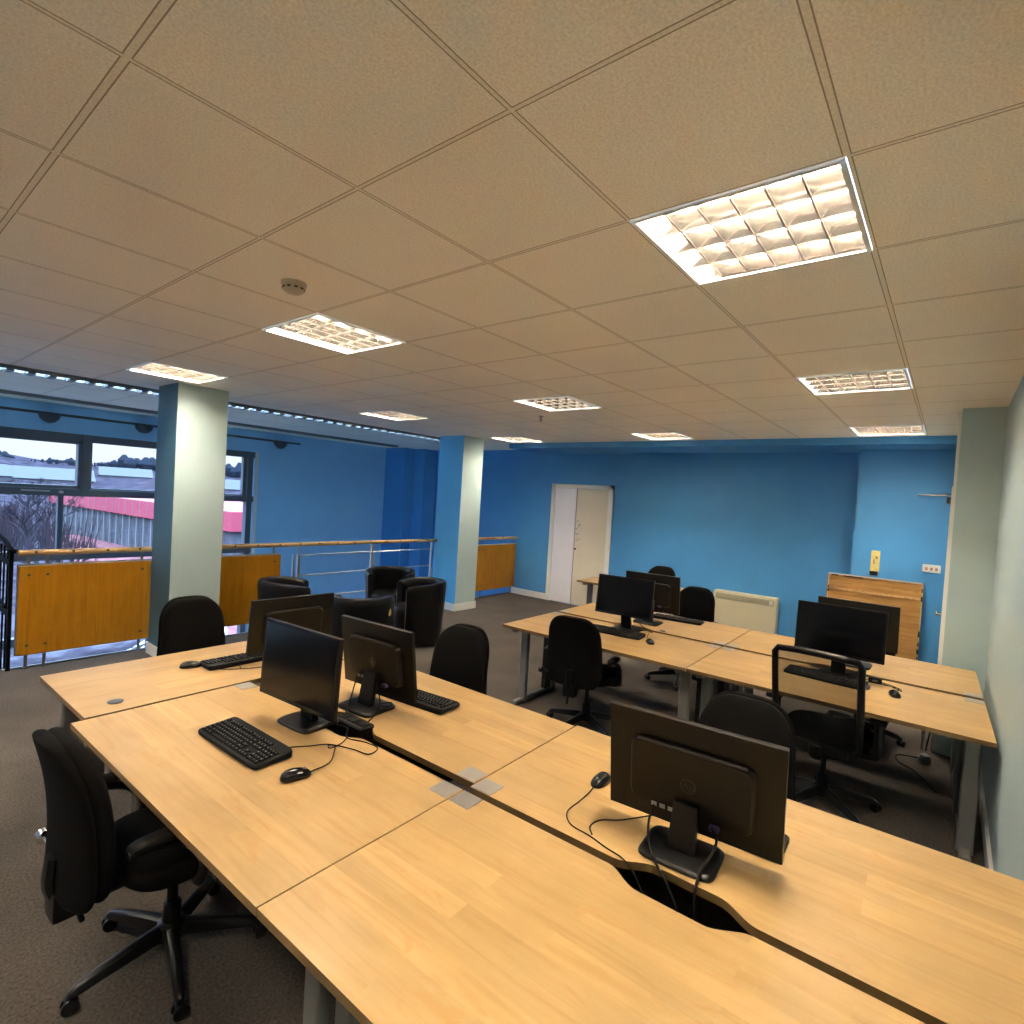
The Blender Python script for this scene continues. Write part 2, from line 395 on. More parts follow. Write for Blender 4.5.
# double cupboard door in the back wall
m = MB(); fx0 = XB-.03
m.span((fx0, 4.11, 0), (XB+.01, 4.19, 2.11)); m.span((fx0, 2.955, 0), (XB+.01, 3.035, 2.11)); m.span((fx0, 2.955, 2.04), (XB+.01, 4.19, 2.11))
dr = struct(m.build('door_1', M_WHITE, smooth=False))
MB().span((XB-.022, 3.665, .012), (XB+.01, 4.108, 2.037)).build('door_leaf', M_DOORW, dr, smooth=False)
MB().span((XB-.012, 3.04, .012), (XB+.012, 3.655, 2.037)).build('door_leaf', M_DOORB, dr, smooth=False)
MB().span((XB-.006, 3.652, .012), (XB+.012, 3.668, 2.037)).build('door_gap', M_DARKM, dr, smooth=False)
m = MB(); m.lathe([(.006, 0), (.008, -.02), (.018, -.028), (.018, -.04), (.008, -.045)], (XB-.012, 3.615, .99), 12, 'x'); m.build('door_knob', M_DARKM, dr)
m = MB()
for k in range(16):
    m.box((XB-.0145, 3.60+random.uniform(-.045, .09), 1.12+random.random()*.42), (.004, random.uniform(.008, .028), random.uniform(.008, .03)), rot=Matrix.Rotation(random.random()*3, 3, 'X'))
m.build('door_stickers', M_TEE, dr)

# door in the right wall seen edge-on, with closer and handle
m = MB(); m.span((4.62, -1.485, 0), (4.70, -1.448, 2.10)); m.span((6.2, -1.485, 0), (6.28, -1.448, 2.10)); m.span((4.62, -1.485, 2.05), (6.28, -1.448, 2.12)); m.span((4.55, -1.49, 0), (4.62, -1.455, H-.02))
d2 = struct(m.build('door_2', M_WHITE, smooth=False))
MB().span((4.70, -1.485, .01), (6.2, -1.458, 2.05)).build('door_leaf', M_WHITE, d2, smooth=False)
m = MB(); m.box((5.4, -1.44, 2.03), (.24, .05, .06), bev=.008)
m.tube([(5.4, -1.42, 2.075), (5.52, -1.20, 2.075)], .009, 6); m.tube([(5.52, -1.20, 2.075), (5.62, -1.44, 2.10)], .007, 6); m.build('door_closer', M_DARKM, d2)
m = MB(); m.lathe([(.026, 0), (.026, .012), (.01, .014), (.01, .05)], (5.0, -1.458, 1.04), 12, 'y'); m.tube([(5.0, -1.408, 1.04), (5.12, -1.405, 1.04)], .009, 8); m.build('door_handle', M_CHROME, d2)

# ------------------------------------------------------------------ ceiling lights
def make_light(on):
    t = thing('ceiling_light', (0, 0, 0), 0, '', 'ceiling light')
    m = MB(); a = .2975; w = .014
    for s_ in (-1, 1):
        m.box((s_*(a-w/2), 0, -.001), (w, 2*a, .012)); m.box((0, s_*(a-w/2), -.001), (2*a, w, .012))
    m.build('frame', M_WHITE, t, smooth=False)
    m = MB(); b = .288; h = .105
    m.quad((-b, -b, h), (b, -b, h), (b, b, h), (-b, b, h))
    for p, q in (((-b, -b), (b, -b)), ((b, -b), (b, b)), ((b, b), (-b, b)), ((-b, b), (-b, -b))): m.quad((*p, -.004), (*q, -.004), (*q, h), (*p, h))
    o = m.build('housing', M_REFL, t, smooth=False)
    sl = o.modifiers.new('thick', 'SOLIDIFY'); sl.thickness = .004; sl.offset = 0
    for k in range(4):
        x = -.216+.144*k
        m = MB(); m.tube([(x, -.275, .072), (x, .275, .072)], .013, 10); m.build('tube', M_TUBE_ON if on else M_TUBE_DIM, t)
    m = MB()
    for k in range(5):      # V-shaped reflectors between the tubes
        x = -.288+.144*k; p0, p1 = max(x-.020, -.286), min(x+.020, .286)
        m.prism([(p0, 0), (p1, 0), (x, -.0)], 0, 0) if 0 else None
        m.loft([[(p0, y, .05), (p1, y, .05), (min(max(x, -.283), .283)+.004, y, .002), (min(max(x, -.283), .283)-.004, y, .002)] for y in (-.285, .285)])
    m.build('reflector', M_LOUV, t, smooth=False)
    m = MB()
    for k in range(1, 4): m.box((-.288+.144*k, 0, .0012), (.009, .57, .0015))
    for k in range(1, 6): m.box((0, -.288+.096*k, .0010), (.57, .006, .0015))
    m.build('louvre_lip', M_LIP, t, smooth=False)
    m = MB()
    for k in range(1, 6):
        y = -.288+.096*k
        m.loft([[(x, y-.009, .046), (x, y+.009, .046), (x, y+.003, .003), (x, y-.003, .003)] for x in (-.285, .285)])
    m.build('louvre', M_LOUV, t, smooth=False)
    return t
protos = {1: make_light(1), 0: make_light(0)}; usedp = set()
LL = {(1, -2): 'large bright square louvred ceiling light nearest the camera', (1, 2): 'square louvred ceiling light just beside the round smoke detector',
      (1, 6): 'square louvred ceiling light directly in front of the first pillar top', (5, -2): 'lit louvred ceiling light second along the row beside the right wall',
      (9, -2): 'small lit louvred ceiling light above the leaning wooden board', (5, 2): 'dimly lit dark-celled louvred ceiling light in the centre, near the small sprinkler',
      (9, 2): 'lit louvred ceiling light at the blue beam, between door and heater', (5, 6): 'dimly lit louvred ceiling light between the two pillars, by the blue-lit ceiling',
      (9, 6): 'narrow-looking lit louvred ceiling light just beyond the second pillar top',
      (-3, -2): 'louvred ceiling light behind the camera by the right wall', (-3, 2): 'louvred ceiling light behind the camera in mid room', (-3, 6): 'louvred ceiling light behind the camera by the gallery edge'}
for i, j, on in LAMPS:
    t = protos[on] if on not in usedp else copy_tree(protos[on]); usedp.add(on)
    t.location = (i*.6+.3, j*.6+.3, H); t['label'] = LL[(i, j)]; t['group'] = 'recessed louvred ceiling lights'

# linear louvre strips over the void
for y0, y1, lb, lit in ((5.15, 5.33, 'long louvred light strip in the ceiling along the gallery edge', 1), (7.36, 7.46, 'long thin dark strip in the ceiling close to the window wall', 0)):
    t = thing('louvre_strip', (1.5, (y0+y1)/2, H), 0, lb, 'ceiling strip'); w = y1-y0
    m = MB(); m.box((0, w/2, -.016), (9.4, .012, .038)); m.box((0, -w/2, -.016), (9.4, .012, .038)); m.build('frame', M_GREYM, t, smooth=False)
    m = MB(); m.box((0, 0, -.002), (9.4, w, .003)); m.build('backing', M_REFL if lit else M_DARKM, t, smooth=False)
    if lit:
        m = MB(); m.tube([(-4.65, 0, -.012), (4.65, 0, -.012)], .007, 8); m.build('tube', M_TUBE_COOL, t)
    for k in range(63): MB().box((-4.65+.15*k, 0, -.034), (.055 if lit else .02, w*.93, .028 if lit else .012)).build('louvre_blade', M_GREYM, t, smooth=False)

# rail with bowl uplighters over the window
t = thing('light_rail', (1.3, YW-.14, 2.57), 0, 'thin dark rail with three dark bowl lamps above the window', 'light rail')
m = MB(); m.tube([(-4.4, 0, 0), (3.2, 0, 0)], .018, 8); m.build('rail', M_DARKM, t)
for x in (-3.6, -.45, .66, 2.82):
    m = MB(); m.lathe([(.125, .0), (.125, -.012), (.105, -.07), (.06, -.115), (.015, -.13)], (x, 0, 0), 20); o = m.build('bowl', M_DARKM, t)
    m = MB(); m.tube([(x-.125, 0, .004), (x+.125, 0, .004)], .006, 6); m.tube([(x, 0, .01), (x, .14, .01)], .012, 6); m.build('bracket', M_STEEL, o)

# smoke detector, sprinkler
t = thing('smoke_detector', (.309, .915, H), 0, 'round cream smoke detector on a ceiling tile', 'smoke detector')
MB().lathe([(.055, 0), (.055, -.012), (.046, -.018)], n=24).build('base', M_DETECT, t)
m = MB(); m.lathe([(.044, -.014), (.048, -.022), (.046, -.036), (.030, -.046), (.008, -.048)], n=24); m.build('cover', M_DETECT, t)
m = MB()
for k in range(10): a = k*2*PI/10; m.box((.047*math.cos(a), .047*math.sin(a), -.028), (.004, .014, .007), rz=a)
m.build('vents', M_BLACK, t)
t = thing('ceiling_sprinkler', (3.865, 2.103, H), 0, 'small brass sprinkler head hanging from the ceiling', 'sprinkler')
MB().lathe([(.028, 0), (.028, -.006), (.010, -.010), (.010, -.045), (.004, -.05)], n=12).build('body', M_GREYM, t)
MB().lathe([(.022, -.052), (.022, -.056)], n=12).build('deflector', M_GREYM, t)

# ------------------------------------------------------------------ gallery railings
YR = 4.95
def rail_piece(x0, x1, label, panels, steel_from=None):
    t = thing('guard_rail', (x0, YR, 0), 0, label, 'railing', 'guard rails along the gallery edge'); L_ = x1-x0
    m = MB(); m.tube([(0, 0, 1.06), (L_, 0, 1.06)], .026, 14); hr = m.build('handrail', M_RAIL, t)
    k = .12
    while k < L_: MB().lathe([(.012, 0), (.012, .004)], (k, -.0265, 1.065), 8, 'y').build('fixing_screw', M_DARKM, hr); k += .27
    for a, b in panels:
        m = MB(); m.span((a, -.014, .135), (b, .006, .94), bev=.003, seg=1); p = m.build('infill_panel', M_PANEL, t)
        m = MB()
        m.span((a, .007, .94), (b, .012, .958)); m.span((a-.012, .003, .135), (a, .012, .958)); m.build('panel_edge', M_STEEL, p, smooth=False)
        m = MB()
        for x in (a+.07, b-.08):
            for z in (.22, .86): m.lathe([(.013, 0), (.010, -.006)], (x, -.014, z), 10, 'y')
        m.lathe([(.013, 0), (.010, -.006)], (a+.2, -.014, .86), 10, 'y'); m.lathe([(.013, 0), (.010, -.006)], (a+.2, -.014, .22), 10, 'y')
        m.build('panel_bolt', M_DARKM, p)
        for x in (a+.07, a+.2, b-.08):
            if x < L_: m = MB(); m.span((x-.012, .012, 0), (x+.012, .022, 1.04)); m.build('post', M_GREYM, t, smooth=False)
    return t
t = rail_piece(.062, 1.10, 'guard rail with wooden infill panel left of the first pillar', [(.01, 1.022+.02)])
t = rail_piece(1.55, 5.11, 'long guard rail with steel bars between the two pillars', [(.0, .955)])
def sb(t, x, w=.03, z0=0, z1=1.03):
    m = MB(); m.span((x-w/2, -.006, z0), (x+w/2, .03, z1)); m.build('post', M_STEEL, t, smooth=False)
sb(t, 1.13, .018, 0, .93); sb(t, 1.20, .035, 0, .93); sb(t, 2.33, .04); sb(t, 3.48, .03)
m = MB(); m.tube([(1.2, .01, .93), (1.2, .01, 1.05)], .008, 6)
for z in (.92, .66, .365, .10): m.tube([(1.2, .01, z), (3.48, .01, z)], .010, 6)
m.build('rail_bars', M_STEEL, t)
t = rail_piece(5.56, 7.2, 'short guard rail with wooden panel between second pillar and back wall', [(.50, 1.62)])

# black stair balustrade at the far left
t = thing('stair_railing', (.028, 5.0, 0), 0, 'black metal stair balustrade with upright bars beside the wooden panel', 'railing')
m = MB(); m.tube([(.03, -.03, 1.07), (0, -.02, 1.08), (0, .25, 1.13), (0, .65, 1.17), (0, 2.6, 1.2)], .02, 8); m.build('handrail', M_IRON, t)
m = MB(); m.box((0, 1.3, .96), (.012, 2.6, .05)); m.box((0, 1.3, .50), (.012, 2.6, .055)); m.box((0, 1.3, -.22), (.012, 2.6, .05)); m.build('flat_bar', M_IRON, t, smooth=False)
m = MB(); m.tube([(-.03, 0, .58), (-.05, .5, .66), (-.05, 2.5, 1.0)], .014, 6); m.build('lower_rail', M_IRON, t)
for k in range(15): MB().box((0, .15+.16*k, .42), (.014, .014, 1.35)).build('baluster', M_IRON, t, smooth=False)
MB().box((0, 0, .53), (.03, .03, 1.08), bev=.003).build('newel_post', M_IRON, t)

# ------------------------------------------------------------------ desks
T1 = R(1.3)
def leg_frame(t, x, y0, y1):
    """goal-post end frame: two flat posts, floor rail and top rail (x = end position along the long side)"""
    m = MB()
    for y in (y0+.25, y1-.12): m.box((x, y, .35), (.075, .045, .68), bev=.006, seg=1)
    m.box((x, (y0+y1)/2+.03, .025), (.05, (y1-y0)-.20, .04), bev=.008, seg=1); m.box((x, (y0+y1)/2, .68), (.04, (y1-y0)-.12, .035))
    o = m.build('leg_frame', M_GREYM, t, smooth=False)
    m = MB(); m.box((x, y1-.21, .36), (.045, .085, .62)); m.build('cable_riser', M_BLACKM, o, smooth=False)
def desk(loc, rz, L_, D, label, cut=1, grain=None, scal=True, name='desk', grommet=None, corners=(), group='maple bench desks'):
    """local frame: long side along x (0..L), depth along y (0 = sitter's edge .. D = inner edge), top at 0.725"""
    t = thing(name, (*loc, 0), rz, label, 'desk', group)
    poly = [(0, 0), (L_, 0), (L_, D)]
    if scal:
        c_ = L_/2
        for k in range(25):
            u = 1-2*k/24; s_ = min(1, max(0, (1-abs(u))/.55)); s_ = s_*s_*(3-2*s_)
            poly.append((c_+u*.21, D-.052*s_))
    poly.append((0, D))
    m = MB(); m.prism(poly, .700, .725, side=1)
    m.build('desktop', [M_DESKX, M_EDGE], t, smooth=False)
    for q in corners:
        a = q
        x = .004+.046 if a < 1 else L_-.05
        m = MB(); m.box((x, D-.045, .7262), (.09, .085, .0024), bev=.0008, seg=1); m.build('corner_plate', M_PLATE, t)
    if grommet:
        m = MB(); m.lathe([(.032, .725), (.034, .7285), (.028, .730), (.001, .730)], (*grommet, 0), 24); m.build('grommet', M_DARKM, t)
    leg_frame(t, .075, 0, D); leg_frame(t, L_-.075, 0, D)
    m = MB(); m.box((L_/2, D*.62, .665), (L_-.2, .05, .05)); m.build('cross_beam', M_GREYM, t, smooth=False)
    if scal:
        m = MB(); m.span((.25, D-.16, .585), (L_-.25, D+.0, .59)); m.span((.25, D-.16, .59), (L_-.25, D-.155, .65)); m.build('cable_tray', M_BLACKM, t, smooth=False)
    return t
def rp(px, py, x, y, a): c_, s_ = math.cos(a), math.sin(a); return (px+c_*x-s_*y, py+s_*x+c_*y)
# cluster 1: pivot at the joint between the four desks
P1 = (.505, -.12)
# near row: sitter's edge at local x=-.78; a desk placed with rz=-90deg: local x -> -y, local y -> +x
def row(P, x_in, side, y0, D, lab, LL=1.597, **k):
    """side=+1: inner edge faces +x (sitter on -x side)"""
    if side > 0: loc = rp(*P, x_in-D, y0+LL, T1); return desk(loc, T1-PI/2, LL, D, lab, **k)
    loc = rp(*P, x_in+D, y0, T1); return desk(loc, T1+PI/2, LL, D, lab, **k)
row(P1, .0, 1, .0035, .785, 'maple desk with the keyboard and mouse in front of the large leftward monitor', LL=1.585, corners=(0, 1))
row(P1, .0, 1, -1.612, .785, 'empty maple desk in the foreground, nearest the camera', LL=1.61, corners=(0, 1))
row(P1, .062, -1, .0035, .74, 'maple desk beneath the monitor whose back shows a round emblem', LL=1.575, corners=(0, 1))
row(P1, .034, -1, -1.615, .785, 'maple desk carrying the big monitor seen from behind', LL=1.613, corners=(0, 1))
desk(rp(-.262, 1.472, 1.6, .755, T1*.9), PI+T1*.9, 1.6, .755, 'maple desk set across the far end, with the round black grommet', scal=False, grommet=(1.448, .632), corners=())
P2 = (2.695, -.115)
row(P2, .83, 1, .004, .83, 'maple desk of the far bench in front of the armed operator chair', corners=(0, 1))
row(P2, .83, 1, -1.6, .83, 'maple desk beside the right wall, behind the mesh-backed chair', corners=(0, 1))
row(P2, .885, -1, .004, .82, 'maple desk of the far bench nearest the cream heater, left half', corners=(0, 1))
row(P2, .885, -1, -1.6, .82, 'maple desk of the far bench in front of the leaning wooden board', corners=(0, 1))
desk((5.55, 2.55), -PI/2, 1.6, .8, 'small-looking maple desk farthest back, before the cupboard door', scal=False)

# ------------------------------------------------------------------ chairs
def pad(m, zs, wf, tf, xf, yc=0, wrap=0., n=28, e=3.2, ef=2.4):
    """upright pad: rows at heights zs; half-width wf, half-thickness tf, x-offset xf; wrap curves the sides forward"""
    rings = []
    for z in zs:
        w, t_, x = wf(z), tf(z), xf(z); rg = []
        for k in range(n):
            a = 2*PI*k/n; cy, cx = math.cos(a), math.sin(a)
            y = w*math.copysign(abs(cy)**(2/e), cy); xx = t_*math.copysign(abs(cx)**(2/ef), cx)
            rg.append((x+xx+wrap*y*y, yc+y, z))
        rings.append(rg)
    return m.loft(rings)
def arch_w(z, z0, z1, w0, w1, rt=.13, rb=.07):
    """half width: w0 at the bottom, w1 at the top, with rounded ends"""
    u = (z-z0)/(z1-z0); w = w0+(w1-w0)*u
    if z > z1-rt: q = (z-(z1-rt))/rt; w = w*(1-q**2.6*.0)-(1-math.sqrt(max(0, 1-q*q)))*min(w, .125)
    if z < z0+rb: q = ((z0+rb)-z)/rb; w -= (1-math.sqrt(max(0, 1-q*q)))*min(w, .07)
    return max(w, .004)
def dense(z0, z1, n=22):
    return [z0+(z1-z0)*(.5-.5*math.cos(PI*k/n)) for k in range(n+1)]
def star_base(t, ang0=0., r=.30):
    m = MB(); m.lathe([(.045, .065), (.05, .075), (.047, .125), (.032, .135), (.030, .20), (.018, .205)], n=20); m.build('hub', M_BLACK, t)
    m = MB(); m.lathe([(.018, .13), (.018, .38)], n=14); m.build('gas_lift', M_BLACK, t)
    for k in range(5):
        a = ang0+k*2*PI/5; d = Vector((math.cos(a), math.sin(a), 0)); s_ = Vector((-d.y, d.x, 0)); rings = []
        for u in (.03, .08, .15, .22, r-.03, r-.005):
            q = (u-.03)/(r-.03); w = .026-.009*q; zt = .128-.050*q**1.3; zb = .082-.030*q
            if u > r-.01: zt -= .012; w *= .7
            c_ = d*u
            rings.append([c_-s_*w+Vector((0, 0, zb)), c_+s_*w+Vector((0, 0, zb)), c_+s_*w*.8+Vector((0, 0, zt-.006)), c_+s_*w*.35+Vector((0, 0, zt)), c_-s_*w*.35+Vector((0, 0, zt)), c_-s_*w*.8+Vector((0, 0, zt-.006))])
        m = MB(); m.loft(rings); lg = m.build('base_leg', M_BLACK, t, ang=50)
        tip = d*(r-.012); b = a+.7+k*1.9
        wv = Vector((math.cos(b), math.sin(b), 0)); rot = Matrix.Rotation(b, 4, 'Z'); m = MB()
        for sd in (-1, 1):
            cc = tip+wv*.014*sd; rg = []
            for off, rad in ((-.009, .018), (-.006, .025), (.006, .025), (.009, .018)):
                rg.append([cc+wv*off+(Vector((-wv.y, wv.x, 0))*math.cos(2*PI*q/16)+Vector((0, 0, 1))*math.sin(2*PI*q/16))*rad+Vector((0, 0, .0255)) for q in range(16)])
            m.loft(rg)
        m.box(tip+Vector((0, 0, .042)), (.03, .03, .024), rz=b, bev=.008, seg=1)
        m.build('castor', M_BLACK, lg)
def make_chair(arms, label, ang0=0., chrome=False):
    t = thing('office_chair', (0, 0, 0), 0, label, 'office chair', 'black office chairs')
    star_base(t, ang0, .325)
    # seat
    m = MB(); rings = []
    for k, (z, s_) in enumerate(((.405, .86), (.412, .94), (.43, .985), (.455, 1.), (.475, .985), (.487, .93), (.492, .80), (.490, .4))):
        rings.append([(x*s_+.02, y*s_, z-(.016*max(0, (x/.23))**3)) for x, y in sell(0, .235, .24, 3.4, 36)])
    m.loft(rings); m.build('seat', M_FABRIC, t, ang=60)
    m = MB(); m.box((0, 0, .385), (.22, .14, .05), bev=.012); m.tube([(0, 0, .385), (.05, -.17, .38), (.06, -.235, .385)], .006, 6); m.box((.06, -.245, .386), (.05, .03, .012), bev=.004)
    m.build('mechanism', M_BLACK, t)
    # backrest: cushion in front of a plastic-and-fabric shell
    z0, z1 = .445, .955
    lean = lambda z: -.325-.062*((z-z0)/(z1-z0))+.030*math.sin(PI*min(1, max(0, (z-z0)/(z1-z0)))*.9)
    W = lambda z: arch_w(z, z0, z1, .232, .195, .15, .12)
    zz = dense(z0, z1)
    m = MB(); pad(m, zz, W, lambda z: .036*min(1, .35+math.sqrt(max(0, min(z-z0, z1-z))/.06)) if min(z-z0, z1-z) < .06 else .036+.010*math.sin(PI*(z-z0)/(z1-z0)), lambda z: lean(z)+.015, wrap=.55)
    m.build('back_cushion', M_FABRIC, t, ang=60)
    W2 = lambda z: arch_w(z, z0-.012, z1+.004, .235, .198, .15, .12)
    m = MB(); pad(m, dense(z0-.012, z1+.004), W2, lambda z: .024, lambda z: lean(z)-.024, wrap=.55)
    m.build('back_shell', M_FABRIC, t, ang=60)
    # back support bar with pivot block and lever
    m = MB(); m.tube(cr([(-.04, 0, .385), (-.20, 0, .375), (-.325, 0, .39), (-.375, 0, .46), (-.372, 0, .56)], 5), .022, 8, flat=1.4); m.build('back_bar', M_BLACK, t)
    m = MB(); m.box((-.335, 0, .40), (.09, .10, .10), bev=.022); m.tube([(-.30, .03, .36), (-.27, .05, .26)], .010, 8); m.lathe([(.02, 0), (.026, .006), (.026, .026), (.018, .032)], (-.375, .225, .60), 14, 'y') if 0 else None
    m.build('pivot_block', M_BLACK, t)
    m = MB(); m.tube([(-.335, .17, .50), (-.335, .245, .50)], .010, 10); m.lathe([(.012, 0), (.024, .006), (.026, .03), (.016, .038)], (-.335, .238, .50), 14, 'y'); m.build('adjusting_knob', M_CHROME if chrome else M_BLACK, t)
    if arms:
        for s_ in (-1, 1):
            m = MB(); y = .265*s_
            m.tube(cr([(-.25, y, .618), (-.18, y, .615), (-.07, y, .575), (-.015, y, .49), (-.02, y*.97, .42), (-.01, y*.7, .395), (0, y*.3, .392)], 6), .0155, 8, flat=1.3)
            a = m.build('armrest', M_BLACK, t, ang=60)
            m = MB(); rings = []
            for z, q in ((.622, .8), (.627, 1), (.639, 1), (.647, .85), (.649, .5)): rings.append([(x*q-.16, y+yy*q, z) for x, yy in sell(0, .09, .030, 3, 24)])
            m.loft(rings); m.build('arm_pad', M_BLACKM, a, ang=60)
    return t
c0 = make_chair(True, 'black fabric operator chair with loop arms in the near foreground', R(38), True)
c0.location = (-.14, .76, 0); c0.rotation_euler.z = R(2)
def put(src, x, y, rz, label):
    o = copy_tree(src); o.location = (x, y, 0); o.rotation_euler.z = R(rz); o['label'] = label; return o
c2 = make_chair(True, 'black operator chair with arms at the near left of the far bench', R(20))
c2.location = (2.87, .74, 0); c2.rotation_euler.z = R(8)
c1 = make_chair(False, 'black fabric chair behind the desk across the end, by the first pillar', R(10))
c1.location = (.665, 2.40, 0); c1.rotation_euler.z = R(-88)
put(c1, 1.27, .93, 184, 'black fabric chair facing the monitor with the round emblem on its back')
put(c1, 1.34, -.80, 182, 'black fabric chair tucked in front of the big rear-facing monitor, half hidden')
put(c2, 4.60, .66, 178, 'black operator chair with arms between the far bench and the cream heater')
put(c1, 6.15, 1.72, 180, 'black chair farthest back, against the dark blue wall beyond the monitors')
put(c1, 4.50, -.95, 182, 'black chair hidden behind the two monitors, only a castor and leg showing')

# mesh-backed chair
t = thing('office_chair', (2.98, -.93, 0), R(-2), 'black mesh-backed task chair with transparent framed backrest', 'office chair', 'black office chairs')
star_base(t, R(-60), .33)
m = MB(); rings = []
for z, s_ in ((.42, .88), (.43, .96), (.45, 1.), (.475, .985), (.49, .92), (.493, .6)):
    rings.append([(x*s_+.03, y*s_, z) for x, y in sell(0, .245, .25, 3.6, 36)])
m.loft(rings); m.build('seat', M_FABRIC, t, ang=60)
m = MB(); m.box((0, 0, .395), (.26, .16, .06), bev=.015); m.build('mechanism', M_BLACK, t)
def bx(z): return -.295-.10*((z-.42)/.6)+.03*math.cos((z-.42)/.6*PI)
hw = lambda z: .222 if z > .55 else .222-.030*((.55-z)/.13)**2
pts = []
for z in [1.0, .9, .8, .7, .62, .55, .49]: pts.append((bx(z), hw(z), z))
pts += [(bx(.44)+.005, .16, .435), (bx(.42)+.01, .08, .415), (bx(.42)+.01, 0, .41), (bx(.42)+.01, -.08, .415), (bx(.44)+.005, -.16, .435)]
for z in [.49, .55, .62, .7, .8, .9, 1.0]: pts.append((bx(z), -hw(z), z))
pts += [(bx(1.02), -.205, 1.028), (bx(1.03)-.008, -.1, 1.036), (bx(1.03)-.010, 0, 1.038), (bx(1.03)-.008, .1, 1.036), (bx(1.02), .205, 1.028)]
m = MB(); m.tube(pts, .015, 8, closed=True, flat=1.3); m.build('back_frame', M_BLACK, t, ang=70)
mesh_m = bpy.data.materials.new('sheer_mesh'); mesh_m.use_nodes = True; nt = mesh_m.node_tree; nt.nodes.clear()
o_ = nt.nodes.new('ShaderNodeOutputMaterial'); tr = nt.nodes.new('ShaderNodeBsdfTransparent'); df = nt.nodes.new('ShaderNodeBsdfDiffuse'); mx = nt.nodes.new('ShaderNodeMixShader')
df.inputs[0].default_value = (.02, .02, .02, 1); mx.inputs[0].default_value = .62
nt.links.new(tr.outputs[0], mx.inputs[1]); nt.links.new(df.outputs[0], mx.inputs[2]); nt.links.new(mx.outputs[0], o_.inputs[0])
m = MB(); zs = [.44+.0595*k for k in range(11)]
m.loft([[(bx(z)-.012*math.cos(y/.215*PI/2), y*(hw(z)/.222), z) for y in (-.21, -.14, -.07, 0, .07, .14, .21)] for z in zs], caps=False, closed=False); m.build('back_mesh', mesh_m, t)
m = MB(); m.tube(cr([(-.08, 0, .39), (-.22, 0, .38), (-.29, 0, .42), (-.30, 0, .47)], 5), .024, 8, flat=1.5)
m.box((bx(.46)-.004, 0, .45), (.03, .34, .06), bev=.01)
m.build('back_bar', M_BLACK, t)
m = MB(); m.lathe([(.01, 0), (.024, .004), (.026, .03), (.015, .036)], (bx(.66), .225, .655), 12, 'y'); m.build('adjusting_knob', M_BLACK, t)
for s_ in (-1, 1):
    m = MB(); y = .285*s_
    m.tube(cr([(-.05, y, .63), (-.05, y, .52), (-.045, y, .43), (-.02, y*.8, .395), (0, y*.4, .392)], 6), .022, 8, flat=1.2); a = m.build('armrest', M_BLACK, t)
    m = MB(); m.box((-.04, y, .645), (.23, .085, .028), bev=.012); m.build('arm_pad', M_BLACKM, a)

# tub chairs
def make_tub(label):
    t = thing('tub_chair', (0, 0, 0), 0, label, 'tub chair', 'black leather tub chairs'); ro, ri = .335, .255
    m = MB(); rings = []
    A = R(128)
    for k in range(41):
        a = PI-A+2*A*k/40; c_, s_ = math.cos(a), math.sin(a); dz = -.055*abs((k-20)/20)**3
        tp = lambda z: .88+.12*(z/.75)
        prof = [(ro*tp(.03), .03), (ro*tp(.3), .3), (ro*1.0, .68+dz), (ro*.99, .735+dz), (ro*.955, .755+dz), (ri+.02, .758+dz), (ri+.002, .742+dz), (ri-.002, .70+dz), (ri-.006, .4), (ri-.01, .03)]
        rings.append([(r_*c_, r_*s_, z) for r_, z in prof])
    m.loft(rings); sh = m.build('shell', M_LEATHER, t, ang=50)
    m = MB()
    for s_ in (-1, 1):
        a = PI+s_*A
        m.tube([(ro*1.0*math.cos(a), ro*1.0*math.sin(a), z) for z in (.04, .3, .68)], .004, 6)
    m.build('piping', M_GREYM, sh)
    m = MB(); rings = []
    for z, s_ in ((.05, .92), (.33, .96), (.36, .985), (.42, 1.), (.445, .96), (.452, .85), (.452, .3)):
        rings.append([((x*s_+.03), y*s_, z) for x, y in sell(0, .265, .235, 2.6, 32)])
    m.loft(rings); m.build('seat_cushion', M_LEATHER, t, ang=50)
    for s_ in ((-1, -1), (-1, 1), (1, -1), (1, 1)): MB().lathe([(.02, 0), (.022, .06)], (s_[0]*.17, s_[1]*.17, 0), 10).build('foot', M_BLACK, t)
    return t
tub = make_tub('black leather tub chair seen side-on, nearest the second pillar')
tub.location = (3.49, 3.50, 0); tub.rotation_euler.z = R(152)
for x, y, a, lb in ((2.25, 4.24, -28, 'black leather tub chair in front of the railing, left of the others'), (3.77, 4.38, 222, 'black leather tub chair at the back of the seating group'), (2.40, 3.14, 50, 'black leather tub chair with its back to the desks and torn yellow patch')):
    o = copy_tree(tub); o.location = (x, y, 0); o.rotation_euler.z = R(a); o['label'] = lb
m = MB(); m.loft([[(.337+k*.001, y*q, .60+z*q) for y, z in ((-.02, -.035), (.02, -.03), (.024, .01), (.005, .04), (-.018, .015))] for k, q in ((-4, 1), (3, .8))]); m.build('torn_patch', M_FOAM, o, rot=(0, 0, R(-118)))

